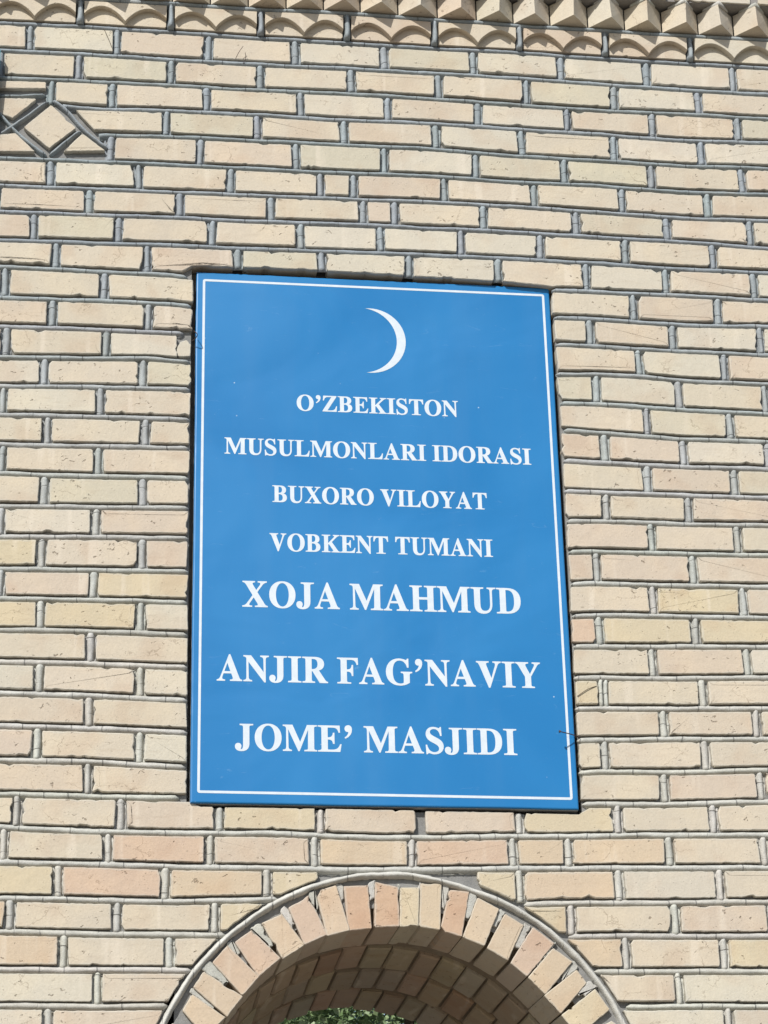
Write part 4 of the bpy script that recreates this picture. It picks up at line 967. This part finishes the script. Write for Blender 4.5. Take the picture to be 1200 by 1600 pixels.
# ------------------------------------------------------------------ nails, wires and straws stuck in the joints
def wire(name, pts, r, mat, label, cat, head=0.0):
    P = [Vector(q) * .001 for q in pts]
    # smooth the bend
    Q = []
    for i in range(len(P) - 1):
        p0 = P[max(0, i - 1)]; p3 = P[min(len(P) - 1, i + 2)]
        for k in range(6):
            u = k / 6; Q.append(P[i] + .5 * u * (P[i + 1] - p0 + u * (2 * p0 - 5 * P[i] + 4 * P[i + 1] - p3 + u * (3 * (P[i] - P[i + 1]) + p3 - p0))))
    Q.append(P[-1]); v, fs = [], []; m = 8; n = len(Q)
    for i, q in enumerate(Q):
        t = (Q[min(n - 1, i + 1)] - Q[max(0, i - 1)]).normalized()
        a = t.cross(Vector((0.3, .2, 1))).normalized(); b = t.cross(a)
        rr = r * .001
        for k in range(m):
            w = 2 * math.pi * k / m; v.append(tuple(q - P[0] + (a * math.cos(w) + b * math.sin(w)) * rr))
    for i in range(n - 1):
        for k in range(m):
            fs.append((i * m + k, i * m + (k + 1) % m, (i + 1) * m + (k + 1) % m, (i + 1) * m + k))
    fs.append(tuple(range(m))[::-1]); fs.append(tuple((n - 1) * m + k for k in range(m)))
    if head:
        q = Q[-1]; t = (Q[-1] - Q[-2]).normalized(); a = t.cross(Vector((0.3, .2, 1))).normalized(); b = t.cross(a); o = len(v)
        for s in (0, .0018):
            for k in range(m):
                w = 2 * math.pi * k / m; v.append(tuple(q - P[0] + t * s + (a * math.cos(w) + b * math.sin(w)) * head * .001))
        fs.append(tuple(o + k for k in range(m))[::-1]); fs.append(tuple(o + m + k for k in range(m)))
        for k in range(m): fs.append((o + k, o + (k + 1) % m, o + m + (k + 1) % m, o + m + k))
    ob = mesh_object(name, v, fs, mat, None, True); ob.location = P[0]; ob['label'] = label; ob['category'] = cat
    return ob
wire('bent_nail', NAIL_, 1.5, NAIL, 'long bent nail sticking out at the right edge of the blue sign', 'nail', 4.0)
wire('wire_end', WIREA, 1.3, NAIL, 'short curled wire end at the upper left edge of the sign', 'wire')
wire('straw', STRAW, .9, STRAW_M, 'thin dark straw slanting across the course under the scallops', 'straw')
wire('wire_hook', HOOK, .9, NAIL, 'straight leg of broken wire poking from the top courses', 'wire')
wire('wire_hook', HOOKB, .9, NAIL, 'small curved wire stub just right of the straight leg', 'wire')
wire('twig', TWIG, 1.0, STRAW_M, 'thin twig lying over the short brick right of the sign', 'twig')

# ------------------------------------------------------------------ teal board at the left edge, standing off the wall at its top
(px0, pz0), (px1, pz1) = PLATE
pl = empty('teal_board', (px0 * .001 - .25, 0, (pz1 - 10) * .001), 'teal painted board leaning off the wall at the left edge beside the diamond', 'board')
W_ = .5
def board(y_off, grow, name, mat):
    h = (pz0 - pz1 + 20) * .001 + grow; w = W_ / 2 + grow
    prof = [(-w, 0), (w, 0), (w, h - .03), (w - .012, h - .008), (w - .03, h), (-w + .03, h), (-w, h - .03)]
    v = [(x, -.004 - z / h * .030 - y_off, z) for x, z in prof] + [(x, -.004 - z / h * .030 - y_off - .006, z) for x, z in prof]
    n = len(prof)
    return mesh_object(name, v, [tuple(range(n)), tuple(range(2 * n - 1, n - 1, -1))] + [(i, n + i, n + (i + 1) % n, (i + 1) % n) for i in range(n)], mat, pl)
board(0, 0, 'panel', TEAL)
bt = board(.0062, -.03, 'inset_panel', simple('pale_teal', (0.16, 0.34, 0.38), .5)); bt.location.z = .03

# ------------------------------------------------------------------ ground
N = NT('paving'); p = N.pos()
gn = N.noise(p, .7, 6, .6); gf = N.noise(p, 40, 5, .6)
gc = N.mix(gn, (0.22, 0.19, 0.15, 1), (0.28, 0.245, 0.20, 1)); f = N.math('MULTIPLY_ADD', gf, .4, .8)
gc = N.mix(1.0, gc, N.n('ShaderNodeCombineColor', i_0=f, i_1=f, i_2=f).outputs[0], 'MULTIPLY')
GM = N.out(gc, .9, N.bump(gf, .5, .006), .2)
g = mesh_object('ground', [(-400, -400, GZ * .001), (400, -400, GZ * .001), (400, 400, GZ * .001), (-400, 400, GZ * .001)], [(0, 1, 2, 3)], GM); g['kind'] = 'structure'

# ------------------------------------------------------------------ the tree seen through the gateway
N = NT('leaves'); p = N.pos(); oi = N.noise(p, 1.7, 3); fi = N.noise(p, 24, 2)
lc = N.mix(N.ramp(oi, .35, .65), (0.10, 0.17, 0.065, 1), (0.22, 0.30, 0.14, 1)); lc = N.mix(N.math('MULTIPLY', N.ramp(fi, .5, .7), .6), lc, (0.34, 0.40, 0.25, 1))
LEAF = N.out(lc, .45, None, .5)
N.set(N.b.inputs['Subsurface Weight'], 0.0)
def tree(x, y, hgt, crown_r, seed, label):
    r2 = random.Random(seed)
    t = empty('leafy_tree', (x, y, GZ * .001), label, 'tree')
    v, fs = [], []
    def limb(a, b, ra, rb, n=8):
        o = len(v); m = 8
        d = (b - a); t_ = d.normalized(); u = t_.cross(Vector((.31, .7, .2))).normalized(); w = t_.cross(u)
        for i in range(n + 1):
            q = a + d * (i / n) + u * (.06 * math.sin(i * 1.3 + ra * 40)) * (1 if 0 < i < n else 0); rr = ra + (rb - ra) * i / n
            for k in range(m):
                an = 2 * math.pi * k / m; v.append(tuple(q + (u * math.cos(an) + w * math.sin(an)) * rr))
        for i in range(n):
            for k in range(m): fs.append((o + i * m + k, o + i * m + (k + 1) % m, o + (i + 1) * m + (k + 1) % m, o + (i + 1) * m + k))
    top = Vector((0, 0, hgt * .4)); limb(Vector((0, 0, 0)), top, .14, .09)
    tips = []
    for k in range(9):
        an = k * 2.4 + r2.uniform(-.3, .3); e = top + Vector((math.cos(an), math.sin(an), 0)) * crown_r * r2.uniform(.35, .75) + Vector((0, 0, hgt * r2.uniform(.08, .5)))
        limb(top - Vector((0, 0, r2.uniform(0, .5))), e, .06, .02); tips.append(e)
    mesh_object('trunk', v, fs, BARK, t, True)
    lv, lf = [], []
    clumps = []
    for k in range(420):
        b = r2.choice(tips); q = b + Vector((r2.gauss(0, .5), r2.gauss(0, .5), r2.gauss(0, .42))) * crown_r * .55
        clumps.append((q, r2.uniform(.18, .45)))
    for (q, s) in clumps:
        for i in range(190):
            c_ = q + Vector((r2.gauss(0, 1), r2.gauss(0, 1), r2.gauss(0, .8))) * s * .6
            L = r2.uniform(.035, .075); dr = Vector((r2.gauss(0, 1), r2.gauss(0, 1), r2.gauss(-.3, .7))).normalized(); sd = dr.cross(Vector((r2.gauss(0, 1), r2.gauss(0, 1), r2.gauss(0, 1)))).normalized() * L * .36
            nn = dr.cross(sd).normalized() * L * .10
            o = len(lv); lv += [tuple(c_), tuple(c_ + dr * L * .5 + sd + nn), tuple(c_ + dr * L), tuple(c_ + dr * L * .5 - sd + nn)]
            lf += [(o, o + 1, o + 2), (o, o + 2, o + 3)]
    mesh_object('crown', lv, lf, LEAF, t)
tree(1.6, 8.2, 5.4, 2.3, 5, 'green leafy tree seen through the arched gateway')
tree(-1.2, 10.5, 6.4, 2.8, 9, 'taller green tree standing behind the one nearest the gateway')
